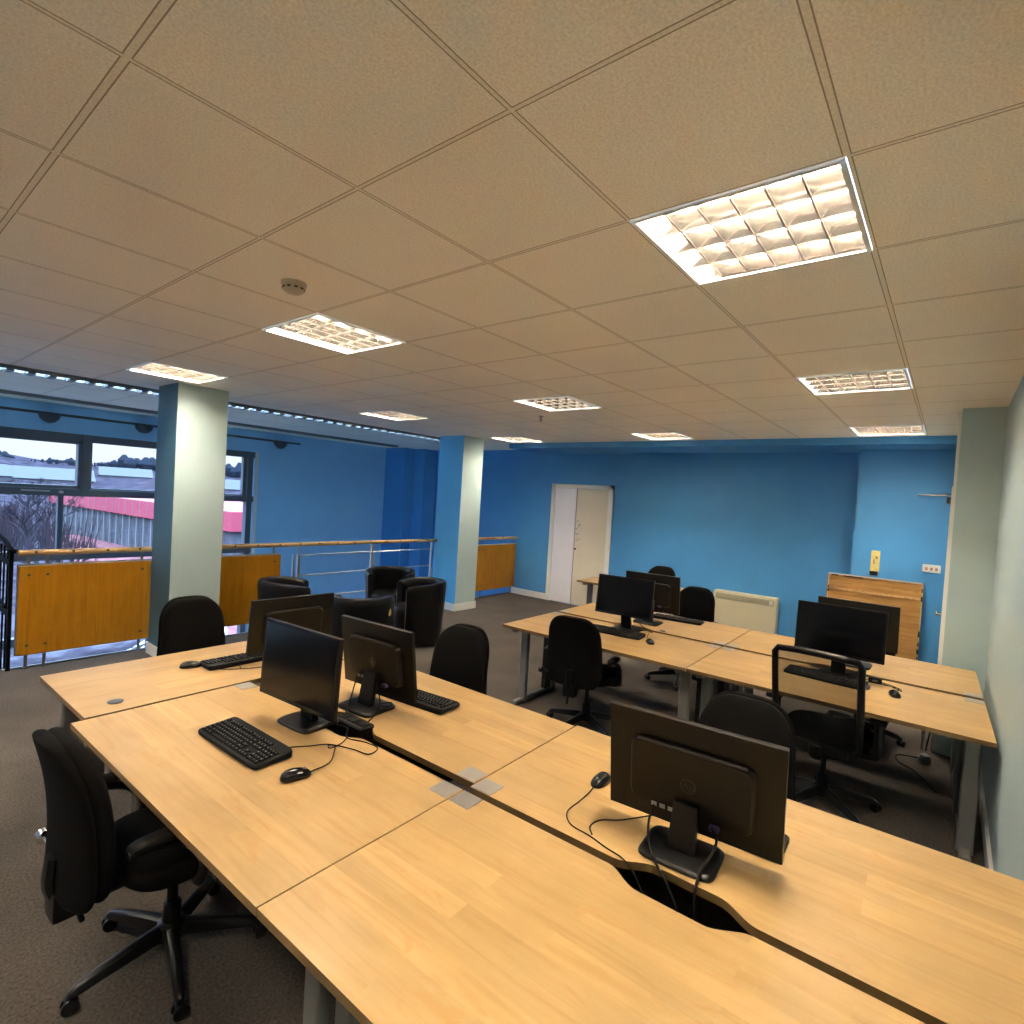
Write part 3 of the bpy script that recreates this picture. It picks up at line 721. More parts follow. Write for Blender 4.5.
# ------------------------------------------------------------------ monitors
def make_monitor(x, y, yaw, w, h, zb, tilt, label, bw=.24, bd=.20, bo=-.07, emblem=False, col_w=.09, face_col=None, base_round=False):
    """local frame: screen faces +x; base on the desktop at z=0"""
    t = thing('monitor', (x, y, .725), R(yaw), label, 'monitor', 'black computer monitors'); zb -= .725
    rot = Matrix.Rotation(-tilt, 3, 'Y'); C = Vector((.0, 0, zb+h/2))
    def P(px, py, pz): return rot @ Vector((px, py, pz)) + C
    m = MB(); m.box(P(-.010, 0, 0), (.022, w, h), rot=rot, bev=.004); body = m.build('casing', M_BLACKM, t)
    m = MB(); g = .014
    m.box(P(.0015, 0, 0), (.002, w-.004, h-.004), rot=rot); bz = m.build('bezel', M_BLACK, body)
    m = MB(); m.box(P(.0030, 0, .004), (.0015, w-2*g, h-2.4*g), rot=rot); m.build('screen', M_SCREEN, t)
    m = MB(); m.box(P(.0042, 0, -h/2+.010), (.001, .014, .007), rot=rot); m.build('badge', M_TAG, body)
    # raised rear housing
    rings = []
    for off, q in ((-.019, 1.0), (-.034, .985), (-.046, .94), (-.047, .3)):
        rings.append([P(off, yy*q, zz*q-.012) for yy, zz in sell(0, w*.36, h*.31, 9, 40)])
    m = MB(); m.loft(rings); hs = m.build('rear_housing', M_BLACKM, t, ang=30)
    m = MB(); m.box(P(-.040, 0, h*.31-.014), (.012, w*.62, .008), rot=rot, bev=.002, seg=1); m.build('vent_strip', M_TAG, hs)
    m = MB()
    for k in range(3): m.box(P(-.043, .11-.028*k-w*.0, -h*.31), (.010, .018, .014), rot=rot)
    m.build('ports', M_TEE, hs)
    m = MB(); m.box(P(-.052, -.085, -h*.33), (.024, .03, .016), rot=rot, bev=.003); m.build('video_plug', M_VGA, hs)
    # stand
    m = MB()
    top = P(-.048, 0, -h*.18)
    m.loft([[(cx-dx, cy*cw/2, cz) for cx, cy, cz in ()] for _ in ()]) if 0 else None
    rg = []
    for u in (0, .25, .5, .75, 1):
        cx = bo-.005+(top.x-.006-bo+.005)*u; cz = .012+(top.z-.012)*u; cw = col_w*(1-.12*u)
        rg.append([(cx-.016, -cw/2, cz), (cx+.012, -cw/2, cz), (cx+.012, cw/2, cz), (cx-.016, cw/2, cz)])
    m.loft(rg); m.build('stand_column', M_BLACK, t)
    m = MB(); rings = []
    for z, q in ((0, .97), (.004, 1), (.010, 1), (.016, .95), (.018, .86)):
        rings.append([(xx*q+bo, yy*q, z) for xx, yy in sell(0, bd/2, bw/2, 7, 40)])
    m.loft(rings); m.build('stand_base', M_BLACK, t)
    if emblem:
        m = MB(); n = 28; r = .026
        Z = -.014
        for k in range(n):
            a0, a1 = 2*PI*k/n, 2*PI*(k+1)/n
            m.quad(P(-.0478, r*math.cos(a0), Z+r*math.sin(a0)), P(-.0478, r*math.cos(a1), Z+r*math.sin(a1)), P(-.0478, .8*r*math.cos(a1), Z+.8*r*math.sin(a1)), P(-.0478, .8*r*math.cos(a0), Z+.8*r*math.sin(a0)))
        em = m.build('emblem', M_TAG, hs, smooth=False)
        cu = bpy.data.curves.new('emblem_letters', 'FONT'); cu.body = 'hp'; cu.size = .038; cu.shear = .35; cu.align_x = 'CENTER'; cu.align_y = 'CENTER'; cu.extrude = .0004
        cu.materials.append(M_TAG); tmp = bpy.data.objects.new('tmp_letters', cu); COL.objects.link(tmp); me = bpy.data.meshes.new_from_object(tmp.evaluated_get(bpy.context.evaluated_depsgraph_get())); bpy.data.objects.remove(tmp); to = bpy.data.objects.new('emblem_letters', me); COL.objects.link(to); to.parent = hs
        # text plane facing -x in the monitor frame
        to.matrix_basis = Matrix.Translation(P(-.0482, 0, Z)) @ rot.to_4x4() @ Matrix(((0, 0, -1, 0), (-1, 0, 0, 0), (0, 1, 0, 0), (0, 0, 0, 1)))
    return t
mo = {}
mo[1] = make_monitor(.346, .784, 185, .54, .352, .832-.01, .05, 'black monitor facing the near keyboard, its dark screen towards the camera', bw=.23, bd=.20)
mo[3] = make_monitor(.785, .765, 5.8, .505, .354, .792, .14, 'black monitor seen from behind with round emblem, beside the black socket box', emblem=True)
mo[4] = make_monitor(.79, -.860, 5.2, .555, .371, .767, .15, 'big black monitor seen from behind in the foreground by the oval cable cutout', emblem=True, bw=.235, bd=.19, col_w=.085)
mo[2] = make_monitor(.83, 1.70, 88, .53, .335, .792, .12, 'black monitor seen from behind on the desk across the end')
mo[5] = make_monitor(3.285, .677, 186, .50, .332, .865, .13, 'black monitor with dark screen on the far bench near the operator chair', bo=-.105, bd=.16)
mo[6] = make_monitor(3.90, .694, 4.3, .523, .354, .830, .12, 'black monitor seen from behind, back to back with the far bench left screen')
mo[7] = make_monitor(3.304, -.921, 181.4, .528, .338, .883, .10, 'black monitor with dark screen above the mesh-backed chair', bo=-.105, bd=.16)
mo[8] = make_monitor(3.90, -.955, -1, .528, .347, .852, .13, 'black monitor half hidden in front of the leaning wooden board')

# ------------------------------------------------------------------ keyboards, mice, cables
def make_keyboard():
    t = thing('keyboard', (0, 0, 0), 0, '', 'keyboard', 'black desktop keyboards')
    # local: long side along x (.45), typist on -y side
    m = MB(); rings = []
    for z, q in ((.002, .985), (.006, 1), (.014, 1.), (.017, .985)):
        rings.append([(x*q, y*q, z+max(0, (y+.08)/.16)*.010*(1 if z > .01 else 0)) for x, y in sell(0, .226, .080, 14, 48)])
    m.loft(rings); m.build('case', M_KBCASE, t, ang=40)
    m = MB(); lg = MB(); u = .0188
    rows = [(-.058, [(0, 1.25), (1.25, 1.25), (2.5, 1.25), (3.75, 6.25), (10, 1.25), (11.25, 1.25), (12.5, 1.25), (13.75, 1.25), (15.3, 1), (16.3, 1), (17.3, 1), (18.6, 2), (20.6, 1), (21.6, 1)]),
            (-.039, [(0, 2.25)]+[(2.25+k, 1) for k in range(10)]+[(12.25, 2.75), (16.3, 1), (18.6, 1), (19.6, 1), (20.6, 1), (21.6, 1)]),
            (-.020, [(0, 1.75)]+[(1.75+k, 1) for k in range(11)]+[(12.75, 2.25), (18.6, 1), (19.6, 1), (20.6, 1), (21.6, 1)]),
            (-.001, [(0, 1.5)]+[(1.5+k, 1) for k in range(12)]+[(13.5, 1.5), (15.3, 1), (16.3, 1), (17.3, 1), (18.6, 1), (19.6, 1), (20.6, 1), (21.6, 1)]),
            (.018, [(k, 1) for k in range(13)]+[(13, 2), (15.3, 1), (16.3, 1), (17.3, 1), (18.6, 1), (19.6, 1), (20.6, 1), (21.6, 1)]),
            (.042, [(0, 1)]+[(2+k, 1) for k in range(4)]+[(6.5+k, 1) for k in range(4)]+[(11+k, 1) for k in range(4)]+[(15.3, 1), (16.3, 1), (17.3, 1)])]
    for y, ks in rows:
        zt = .020+(y+.08)/.16*.010
        for x, w in ks:
            cx = (x+w/2)*u-.2125; ww = w*u-.003
            rg = [[(cx+sx*ww/2*q, y+sy*.0078*q, z) for sx, sy in ((-1, -1), (1, -1), (1, 1), (-1, 1))] for z, q in ((zt-.004, 1), (zt+.003, .84))]
            m.loft(rg)
            if w < 3: lg.quad(*[(cx-.0035+sx*.0018, y+.0015+sy*.0022, zt+.0033) for sx, sy in ((-1, -1), (1, -1), (1, 1), (-1, 1))])
    k_ = m.build('keys', M_KEY, t, smooth=False); lg.build('key_legends', M_KEYL, k_, smooth=False)
    return t
kb = make_keyboard()
def place_kb(o, x, y, rz, label, cable=None):
    o.location = (x, y, .7252); o.rotation_euler.z = R(rz); o['label'] = label; o.scale = (1.06, 1.06, 1.06)
    return o
KB = [(.108, .765, -88, 'black keyboard with grey legends on the nearest left desk'),
      (.62, 1.845, 180, 'black keyboard behind the monitor on the desk across the end'),
      (.965, .675, 97, 'black keyboard peeping out beyond the monitor with the round emblem'),
      (.965, -.875, 91, 'black keyboard mostly hidden under the big foreground monitor'),
      (3.185, .685, -84, 'black keyboard on the far bench below the dark left-hand screen'),
      (4.18, .545, 97, 'black keyboard on the heater side of the far bench'),
      (3.235, -.865, -93, 'black keyboard seen through the mesh chair back')]
kbs = []
for k, (x, y, a, lb) in enumerate(KB): kbs.append(place_kb(kb if k == 0 else copy_tree(kb), x, y, a, lb))
def make_mouse():
    t = thing('computer_mouse', (0, 0, 0), 0, '', 'mouse', 'black computer mice')
    m = MB(); rings = []
    for z, q, dx in ((.001, .93, 0), (.005, 1, 0), (.013, .98, 0), (.022, .86, -.002), (.030, .64, -.005), (.035, .36, -.008), (.0365, .1, -.009)):
        rings.append([(x*q+dx, y*q*(1-.08*(x/.056)), z) for x, y in sell(0, .056, .030, 2.5, 32)])
    m.loft(rings); m.build('body', M_GLOSSB, t, ang=60)
    m = MB(); m.lathe([(.004, -.004), (.008, -.003), (.008, .003), (.004, .004)], (.030, 0, .0275), 12, 'y'); m.build('scroll_wheel', M_GREYM, t)
    return t
ms = make_mouse(); MS = [(.120, .378, -17, 'shiny black mouse beside the nearest keyboard'), (.335, 1.905, -22, 'black mouse on the pinkish end of the desk across the far end'),
      (.920, -.463, 180, 'black mouse left of the big monitor seen from behind'), (3.125, .345, 40, 'small black mouse on the far bench near the left-hand screen'),
      (3.20, -1.255, 18, 'black mouse with looping cord on the desk by the right wall')]
mice = []
for k, (x, y, a, lb) in enumerate(MS):
    o = ms if k == 0 else copy_tree(ms); o.location = (x, y, .725); o.rotation_euler.z = R(a); o['label'] = lb; mice.append(o)
def cable(parent, pts, r=.0022, name='cable', mt=None):
    """pts are world positions; the cable becomes a part of PARENT"""
    bpy.context.view_layer.update()
    inv = parent.matrix_world.inverted()
    m = MB(); m.tube([inv @ p for p in cr(pts, 8)], r, 6); return m.build(name, mt or M_CABLE, parent, ang=80)
ZC = .7285
cable(mice[0], [(.172, .362, .737), (.268, .388, ZC), (.337, .459, ZC), (.365, .50, ZC), (.345, .515, ZC+.003), (.335, .485, ZC+.004), (.40, .50, ZC), (.455, .54, ZC), (.495, .60, ZC), (.515, .65, .715)])
cable(kbs[0], [(.17, .62, .737), (.243, .60, ZC), (.289, .567, ZC), (.356, .524, ZC), (.40, .42, ZC), (.42, .34, ZC), (.48, .36, ZC), (.475, .44, ZC), (.445, .53, ZC), (.50, .60, ZC+.003), (.53, .66, .715)])
cable(mo[1], [(.425, .78, .90), (.44, .72, .80), (.47, .66, .745), (.50, .63, .732), (.54, .62, .70)], .0035)
cable(mo[3], [(.725, .86, .86), (.70, .85, .80), (.64, .80, .745), (.59, .75, .732), (.56, .70, .70)], .0035)
cable(mo[3], [(.735, .72, .85), (.72, .66, .79), (.68, .62, .76), (.62, .60, .735), (.56, .60, .71)], .003)
cable(mo[3], [(.76, .70, .748), (.80, .67, .752), (.77, .64, .750), (.74, .67, .749), (.77, .70, .75)], .002)
cable(mice[1], [(.385, 1.885, .735), (.40, 1.83, ZC), (.44, 1.76, ZC), (.52, 1.70, ZC), (.60, 1.66, ZC), (.70, 1.63, ZC), (.72, 1.58, ZC)])
cable(kbs[1], [(.55, 1.765, .735), (.535, 1.72, ZC), (.53, 1.69, ZC)])
cable(mice[2], [(.868, -.463, .737), (.833, -.468, ZC), (.749, -.474, ZC), (.657, -.479, ZC), (.602, -.528, ZC), (.592, -.606, ZC), (.575, -.68, ZC), (.565, -.74, ZC), (.545, -.79, .715), (.53, -.84, .66)])
cable(kbs[3], [(.885, -.74, .735), (.83, -.694, ZC), (.746, -.64, ZC), (.695, -.590, ZC), (.640, -.582, ZC), (.60, -.612, ZC+.003)])
cable(mo[4], [(.735, -.76, .835), (.69, -.765, .80), (.645, -.79, .76), (.61, -.83, .735), (.575, -.88, .715), (.55, -.92, .68), (.545, -.94, .63)], .0038)
cable(mo[4], [(.735, -.95, .84), (.74, -.965, .80), (.70, -.96, .765), (.655, -.955, .758), (.60, -.96, .745), (.572, -.965, .725), (.56, -.975, .66)], .0042)
cable(mice[3], [(3.175, .38, .735), (3.26, .43, ZC), (3.36, .47, ZC), (3.45, .50, ZC), (3.53, .52, .72)])
cable(mice[4], [(3.255, -1.24, .735), (3.36, -1.27, ZC), (3.44, -1.22, ZC), (3.47, -1.10, ZC), (3.44, -1.0, ZC), (3.52, -.95, .715)])
cable(kbs[6], [(3.34, -1.05, .74), (3.40, -1.12, ZC), (3.40, -1.26, ZC), (3.34, -1.28, ZC), (3.42, -1.20, ZC), (3.47, -1.05, ZC), (3.53, -.96, .71)])
cable(kbs[4], [(3.27, .70, .74), (3.36, .78, ZC), (3.43, .72, ZC), (3.40, .62, ZC), (3.47, .58, ZC), (3.53, .62, .71)])
cable(mo[5], [(3.36, .60, .84), (3.42, .52, .76), (3.47, .48, ZC), (3.53, .50, .70)], .003)
cable(mo[7], [(3.37, -1.0, .86), (3.44, -1.06, .77), (3.48, -1.0, ZC), (3.53, -.98, .70)], .003)
# socket boxes sunk between the desks
def socket_box(x, y, rz, L_, lb, z=.742):
    t = thing('desk_socket_box', (x, y, .60), rz, lb, 'socket box')
    m = MB(); m.box((0, 0, (z-.60)/2), (.085, L_, z-.60), bev=.006, seg=1); m.build('body', M_BLACKM, t)
    m = MB()
    for k in range(3): m.box((0, -L_/3+k*L_/3, z-.598), (.045, .045, .004), bev=.001, seg=1)
    m.build('sockets', M_BLACK, t); return t
socket_box(.555, .635, T1, .20, 'black power socket box standing in the gap between the left desks')
t = thing('power_strip', (.535, -.94, .592), T1, 'black power strip lying inside the oval cable cutout', 'power strip')
MB().box((0, 0, .022), (.06, .30, .043), bev=.005, seg=1).build('body', M_BLACKM, t)
m = MB(); m.box((0, .06, .052), (.04, .05, .03), bev=.006); m.box((.0, -.06, .05), (.035, .04, .028), bev=.006); m.build('plugs', M_BLACK, t)
for x, y, rz, lb in ((3.44, -1.13, 10, 'small black adapter box under the right end of the dark screen'),):
    t = thing('adapter_box', (x, y, .7252), R(rz), lb, 'adapter'); MB().box((0, 0, .016), (.05, .075, .032), bev=.006).build('case', M_BLACK, t)
    MB().box((-.026, 0, .016), (.003, .03, .010)).build('socket', M_GREYM, t)
t = thing('crumpled_wrapper', (3.215, -1.095, .7252), 0, 'small crumpled purplish cable bundle beside the mouse by the right wall', 'cable bundle')
m = MB()
for k in range(7): m.tube([(.022*math.cos(a)*(1-.05*k), .030*math.sin(a), .006+.003*k+.004*math.sin(a*3+k)) for a in [q*2*PI/14 for q in range(14)]], .003, 5, closed=True)
t.name = 'cable_bundle'; m.build('coil', mat('purple_grey_cable', (.10, .09, .16), .5), t)
for x, y, lb in ((.60, 1.05, 'small grey plug end lying on the desk behind the near monitor'), (3.60, .44, 'small dark connector lying on the seam of the far bench')):
    t = thing('cable_plug', (x, y, .7253), R(70), lb, 'cable plug'); MB().box((0, 0, .007), (.045, .016, .012), bev=.004).build('shell', M_GREYM, t); MB().box((.03, 0, .007), (.016, .012, .006)).build('connector', M_PLATE, t)
# cables hanging under the right-hand desk down to the floor
t = thing('floor_socket', (4.24, -1.42, 0), 0, 'grey cable reel of loose leads on the carpet under the right desk', 'cable reel')
m = MB(); m.lathe([(.03, 0), (.04, .01), (.04, .03), (.03, .06), (.012, .07)], n=16); m.build('body', M_GREYM, t); t.name = 'cable_reel'
cable(t, [(4.22, -1.40, .04), (4.30, -1.36, .005), (4.24, -1.25, .005), (4.10, -1.27, .005), (4.02, -1.36, .005), (3.90, -1.42, .005), (3.72, -1.50, .005)], .005)
cable(t, [(4.22, -1.42, .10), (4.12, -1.43, .20), (4.0, -1.45, .40), (3.9, -1.47, .58)], .005)
m = MB(); m.tube([(4.28-4.28, .02, .10), (0, .02, .26)], .012, 6); m.build('white_plug', M_PLASTW, t)

# ------------------------------------------------------------------ things on and by the back wall
t = thing('storage_heater', (7.10, .70, .08), 0, 'cream wall-mounted storage heater with top grille', 'heater')
m = MB(); m.box((-.085, 0, .30), (.15, .84, .60), bev=.018); m.build('casing', M_CREAM, t)
m = MB(); m.box((-.163, .0, .53), (.006, .76, .075), bev=.002, seg=1); g = m.build('grille', M_CREAMD, t)
m = MB()
for k in range(5): m.box((-.167, 0, .502+.014*k), (.006, .75, .004), rot=Matrix.Rotation(R(20), 3, 'Y'))
m.build('louvres', M_CREAM, g)
m = MB(); m.box((-.168, -.35, .53), (.012, .045, .05), bev=.004); m.lathe([(.012, 0), (.010, -.012)], (-.174, -.345, .53), 12, 'x'); m.build('control_knob', M_PLASTW, t)
for y in (-.33, .33): m = MB(); m.box((-.08, y, -.04), (.10, .03, .08)); m.build('foot', M_CREAMD, t)

t = thing('wooden_board', (6.60, -.80, 0), 0, 'large worn wooden board with pale battens leaning against the blue wall', 'wooden board')
ry = Matrix.Rotation(R(6), 3, 'Y')
m = MB(); m.box((.055, 0, .572), (.03, .93, 1.135), rot=ry, bev=.003, seg=1); bd = m.build('panel', M_BOARD, t)
m = MB(); m.box((.090, .01, .565), (.022, .95, 1.12), rot=ry, bev=.003, seg=1); m.build('rear_panel', M_BOARD, t)
m = MB()
for z in (.955, .19): m.box((.032+.104*(z-.572), 0, z), (.012, .92, .022), rot=ry)
m.build('batten', M_RAIL, bd)
m = MB()
m.box((.032+.104*.555, 0, 1.130), (.014, .93, .016), rot=ry); m.box((.036, -.462, .572), (.012, .012, 1.12), rot=ry); m.box((.036, .462, .572), (.012, .010, 1.12), rot=ry)
m.build('edge_trim', mat('pale_edge', (.50, .42, .32), .7), bd)
m = MB()
for k in range(22):
    z = random.uniform(.1, 1.1); s_ = random.choice((-1, 1, 1))
    m.box((.030+.104*(z-.572), -s_*.458, z), (.012, random.uniform(.008, .02), random.uniform(.015, .07)), rot=ry)
for k in range(8):
    y = random.uniform(.1, .44); m.box((.028+.104*.555, y, 1.118), (.01, .05, .012), rot=ry)
m.build('chipped_edge', M_BLACKM, bd)

t = thing('wall_phone', (6.78, -.79, 1.30), 0, 'narrow faded yellow unit with dark foot on the blue wall above the board', 'wall unit')
MB().box((-.02, 0, .03), (.04, .085, .24), bev=.006).build('case', M_YEL, t)
m = MB(); m.box((-.042, -.014, .07), (.004, .018, .03), bev=.001, seg=1); m.box((-.042, .01, .02), (.004, .010, .06)); m.build('marks', M_EDGE, t)
m = MB(); m.box((-.02, .006, -.115), (.042, .08, .05), bev=.004); m.build('foot', M_BLACKM, t); t.name = 'wall_unit'
t = thing('wall_socket', (6.78, -1.32, 1.305), 0, 'white double wall plate with reddish marks to the right of the yellow unit', 'wall socket')
MB().box((-.008, 0, 0), (.016, .165, .088), bev=.004).build('plate', M_PLASTW, t)
m = MB()
for y in (-.045, 0, .045): m.box((-.017, y, -.004), (.004, .022, .032), bev=.001, seg=1)
m.build('switches', M_PINK, t)

# ------------------------------------------------------------------ outside
GZ = -3.4
def gmat():
    m, nt, b = _nt('wet_ground'); N, L = nt.nodes, nt.links
    tc = N.new('ShaderNodeTexCoord'); n = N.new('ShaderNodeTexNoise'); n.inputs['Scale'].default_value = .9; n.inputs['Detail'].default_value = 12; n.inputs['Roughness'].default_value = .75
    L.new(tc.outputs['Object'], n.inputs['Vector']); rp = N.new('ShaderNodeValToRGB'); e = rp.color_ramp.elements
    e[0].position = .36; e[0].color = (.013, .010, .015, 1); e[1].position = .62; e[1].color = (.095, .085, .105, 1); k = e.new(.5); k.color = (.040, .033, .045, 1)
    L.new(n.outputs['Fac'], rp.inputs['Fac']); L.new(rp.outputs[0], b.inputs['Base Color']); b.inputs['Roughness'].default_value = .9; b.inputs['Specular IOR Level'].default_value = 0; return m
M_GROUND = gmat()
M_PAVE = mat('pink_paving', (.20, .085, .095), .6, spec=0, var=.35, vscale=2.5)
M_FASCIA = mat('pink_red_fascia', (.33, .055, .085), .5, spec=.1)
M_CLAD = mat('blue_grey_cladding', (.075, .078, .095), .6, spec=.1, var=.4, vscale=1.2)
M_CLADP = mat('cladding_post', (.16, .16, .18), .5)
M_HILL = mat('hillside', (.040, .034, .048), .9, spec=0, var=.75, vscale=.45)
M_TREE = mat('bare_twigs', (.035, .027, .036), .9, spec=0)
M_HOUSE = mat('pale_render', (.075, .07, .085), .8, spec=0, var=.1, vscale=.3)
M_ROOF = mat('slate_roof', (.11, .11, .12), .8, spec=0)
m = MB(); m.quad((-140, YW+.3, GZ), (200, YW+.3, GZ), (200, 260, GZ), (-140, 260, GZ)); struct(m.build('ground', M_GROUND, smooth=False))
m = MB(); m.quad((5.6, 13, GZ+.02), (14, 13, GZ+.02), (13.5, 40, GZ+.02), (12.1, 55, GZ+.02), (9.5, 52, GZ+.02), (7.0, 30, GZ+.02)); struct(m.build('pavement', M_PAVE, smooth=False))
m = MB()
for k in range(9):
    a = .35+.07*k; m.box((3.2+1.1*k, 15.5+1.0*k, GZ+.05), (.22, 7, .04), rz=-.9+.25*(k % 3))
struct(m.build('pavement_edge_strip', M_WHITEP, smooth=False))
# hills: long ridge with bumps
m = MB(); rings = []
for r_, base in ((95, 0), (130, 1.2), (170, 3.2), (210, 6.2), (240, 8.6), (270, 6)):
    rg = []
    for k in range(61):
        a = R(25+1.7*k); n_ = math.sin(k*.41)*.10+math.sin(k*.93+1)*.07+math.sin(k*2.1)*.03
        rg.append((r_*math.cos(a)-1, r_*math.sin(a)-1.5, GZ-.5+base*(1+n_)))
    rings.append(rg)
m.loft(rings, caps=False, closed=False); struct(m.build('hills', M_HILL, ang=80))
# treeline on the ridge
m = MB()
for k in range(420):
    a = R(28+.22*k); r_ = 232+random.uniform(-9, 6); hh = random.uniform(.7, 1.9)*(1.15+.75*math.sin(k*.075)+.3*math.sin(k*.31))
    c_ = Vector((r_*math.cos(a)-1, r_*math.sin(a)-1.5, GZ+7.6))
    m.lathe([(hh*.6, -1), (hh*random.uniform(.7, 1), hh*.4), (hh*random.uniform(.5, .9), hh*.9), (hh*.2, hh*random.uniform(1.2, 1.7))], c_, 6)
tl = m.build('treeline', mat('far_trees', (.020, .024, .036), .9, spec=0), ang=20); tl['kind'] = 'stuff'; tag(tl, 'dark line of trees along the hill ridge outside the window', 'trees')
# houses on the hillside
def house(x, y, z, w, d, h, rz, lb):
    t = thing('house', (x, y, z), rz, lb, 'house', 'pale houses on the hillside')
    m = MB(); m.span((-w/2, -d/2, -3), (w/2, d/2, h)); m.build('walls', M_HOUSE, t, smooth=False)
    m = MB(); m.loft([[(xx, -d/2-.3, h-.1), (xx, d/2+.3, h-.1), (xx, 0, h+d*.32)] for xx in (-w/2-.3, w/2+.3)]); m.build('roof', M_ROOF, t, smooth=False)
    for k in range(3): m = MB(); m.box((-w/3+k*w/3, -d/2-.02, h*.5), (.9, .06, .9)); m.build('window', M_DARKM, t, smooth=False)
    return t
house(30, 162, -3.0, 17, 8, 2.6, -.1, 'long pale house on the hillside, seen in the left upper pane')
house(17, 150, -3.2, 9, 7, 3.2, .2, 'short gabled house at the left edge of the left upper pane')
house(70, 156, -3.0, 13, 8, 2.4, -.4, 'long low pale house in the right upper pane below the trees')
house(52, 184, -1.0, 12, 7, 2.2, -.2, 'small pale house right of centre in the left upper pane')
# building with red fascia: wall from far left to near right
A, B = Vector((11.3, 60, GZ)), Vector((13.3, 30, GZ)); d = B-A; L_ = d.length; yaw = math.atan2(d.y, d.x)
t = thing('long_low_building', A, yaw, 'long low building with pink-red fascia and blue-grey cladding outside', 'building')
m = MB(); m.span((0, 0, 0), (L_, 8, 2.5)); m.build('cladding', M_CLAD, t, smooth=False)
m = MB(); m.span((-.3, -.35, 2.35), (L_+.3, 8.4, 3.45)); m.build('fascia', M_FASCIA, t, smooth=False)
m = MB()
for k in range(26): m.span((k*L_/26, -.12, 0), (k*L_/26+.14, .0, 2.4))
m.build('mullions', M_CLADP, t, smooth=False)
m = MB()
for k in range(26): m.span((k*L_/26, -.37, 2.4), (k*L_/26+.05, -.34, 3.4))
m.build('fascia_joints', M_CLADP, t, smooth=False)
# near wing seen right of the pillar
t = thing('brick_annex', (15.6, 26, GZ), -1.2, 'pink building wing with teal base seen right of the first pillar', 'building')
m = MB(); m.span((0, 0, 1.0), (9, 6, 3.9)); m.build('walls', M_FASCIA, t, smooth=False)
m = MB(); m.span((0, -.02, 0), (9, 6, 1.0)); m.build('plinth', mat('teal_base', (.03, .14, .20), .5), t, smooth=False)
m = MB(); m.span((-.2, -.3, 3.9), (9.2, 6.3, 4.15)); m.build('roof', M_CLADP, t, smooth=False)
# bare trees
def tree(x, y, h, lb, seed):
    rnd = random.Random(seed); t = thing('bare_tree', (x, y, GZ), 0, lb, 'tree', 'bare winter trees outside')
    m = MB(); m.tube([(0, 0, 0), (.05, 0, h*.2), (0, .06, h*.4)], [.16, .12, .09], 7); m.build('trunk', M_TREE, t)
    m = MB()
    def br(p, d, l, r_, dep):
        q = p+d*l; mid = (p+q)/2+Vector((rnd.uniform(-.1, .1), rnd.uniform(-.1, .1), .05))*l*.4
        m.tube([p, mid, q], [r_, r_*.8, r_*.6], 4, caps=False)
        if dep == 0: return
        for _ in range(3 if dep > 1 else 4):
            nd = (d+Vector((rnd.uniform(-1, 1), rnd.uniform(-1, 1), rnd.uniform(-.25, .7)))*.75).normalized()
            br(q, nd, l*.72, r_*.58, dep-1)
    for k in range(6):
        a = k*1.05+rnd.random(); br(Vector((0, 0, h*(.25+.03*k))), Vector((math.cos(a)*.7, math.sin(a)*.7, .8)).normalized(), h*.2, .06, 4)
    m.build('branches', M_TREE, t)
tree(8.2, 46, 4.6, 'bare tree in front of the brick paving, seen in the lower left pane', 3)
tree(5.8, 38, 4.2, 'bare tree at the left edge of the lower left pane', 5)
tree(10.6, 66, 5, 'bare tree beyond the low building end', 8)
m = MB(); rb = random.Random(4)
for k in range(900):
    y = rb.uniform(40, 64); x = rb.uniform(3.5, 9.6); l = rb.uniform(.8, 2.6); dx, dy = rb.uniform(-.5, .5), rb.uniform(-.5, .5)
    m.tube([(x, y, GZ), (x+dx*.4, y+dy*.4, GZ+l*.5), (x+dx, y+dy, GZ+l)], [.03, .022, .01], 3, caps=False)
bw = m.build('undergrowth', M_TREE); bw['kind'] = 'stuff'; tag(bw, 'purple-brown bare brushwood in the lower left pane', 'undergrowth')
tree(4.4, 24, 3.0, 'small bare tree seen under the wooden infill panel', 12)

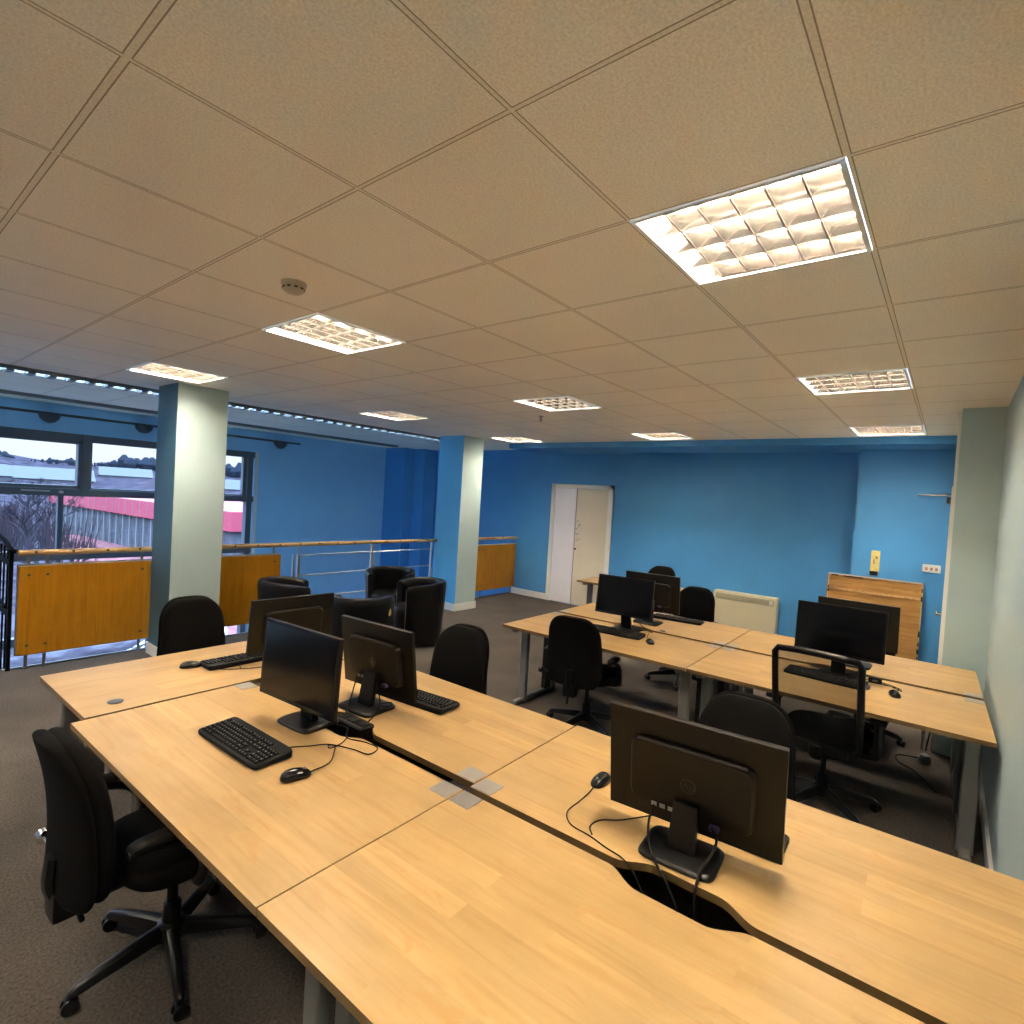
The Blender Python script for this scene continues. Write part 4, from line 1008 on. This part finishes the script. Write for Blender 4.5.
# ------------------------------------------------------------------ world, lights
w = bpy.data.worlds.new('sky'); S.world = w; w.use_nodes = True; nt = w.node_tree; N, L = nt.nodes, nt.links
bg = N['Background']; tc = N.new('ShaderNodeTexCoord'); sp = N.new('ShaderNodeSeparateXYZ'); L.new(tc.outputs['Generated'], sp.inputs[0])
rp = N.new('ShaderNodeValToRGB'); e = rp.color_ramp.elements
e[0].position = .49; e[0].color = (.085, .095, .115, 1); e[1].position = .74; e[1].color = (.46, .70, 1, 1)
k = e.new(.50); k.color = (.075, .085, .098, 1); k = e.new(.535); k.color = (.082, .100, .128, 1)
ma = N.new('ShaderNodeMath'); ma.operation = 'MULTIPLY_ADD'; ma.inputs[1].default_value = .5; ma.inputs[2].default_value = .5
L.new(sp.outputs[2], ma.inputs[0]); L.new(ma.outputs[0], rp.inputs['Fac']); L.new(rp.outputs[0], bg.inputs['Color']); bg.inputs['Strength'].default_value = 9.5
pl = bpy.data.lights.new('window_portal', 'AREA'); pl.shape = 'RECTANGLE'; pl.size = WX1-WX0; pl.size_y = WZ1-WZ0; pl.cycles.is_portal = True
po = bpy.data.objects.new('window_portal', pl); COL.objects.link(po); po.location = ((WX0+WX1)/2, YW+.2, (WZ0+WZ1)/2); po.rotation_euler = (R(-90), 0, 0)

# ------------------------------------------------------------------ camera
cam = bpy.data.cameras.new('camera'); cam.sensor_width = 36; cam.lens = 547.5078/1024*36; cam.clip_start = .02; cam.clip_end = 600
co = bpy.data.objects.new('camera', cam); COL.objects.link(co); S.camera = co
a, b, c_ = .6764, -.0269, .0609
f = Vector((math.cos(a)*math.cos(b), math.sin(a)*math.cos(b), math.sin(b))); r = Vector((math.sin(a), -math.cos(a), 0)); u = r.cross(f)
r2 = r*math.cos(c_)+u*math.sin(c_); u2 = -r*math.sin(c_)+u*math.cos(c_)
co.matrix_world = Matrix(((r2.x, u2.x, -f.x, -.9847), (r2.y, u2.y, -f.y, -1.4653), (r2.z, u2.z, -f.z, 1.82), (0, 0, 0, 1)))
S.view_settings.view_transform = 'Standard'; S.view_settings.look = 'None'; S.view_settings.gamma = 1; S.view_settings.exposure = 0.50
cy = S.cycles
cy.use_denoising = True; cy.max_bounces = 10; cy.diffuse_bounces = 6; cy.glossy_bounces = 5; cy.transparent_max_bounces = 10
cy.sample_clamp_indirect = 0; cy.caustics_reflective = True; cy.blur_glossy = 1.0; cy.caustics_refractive = False
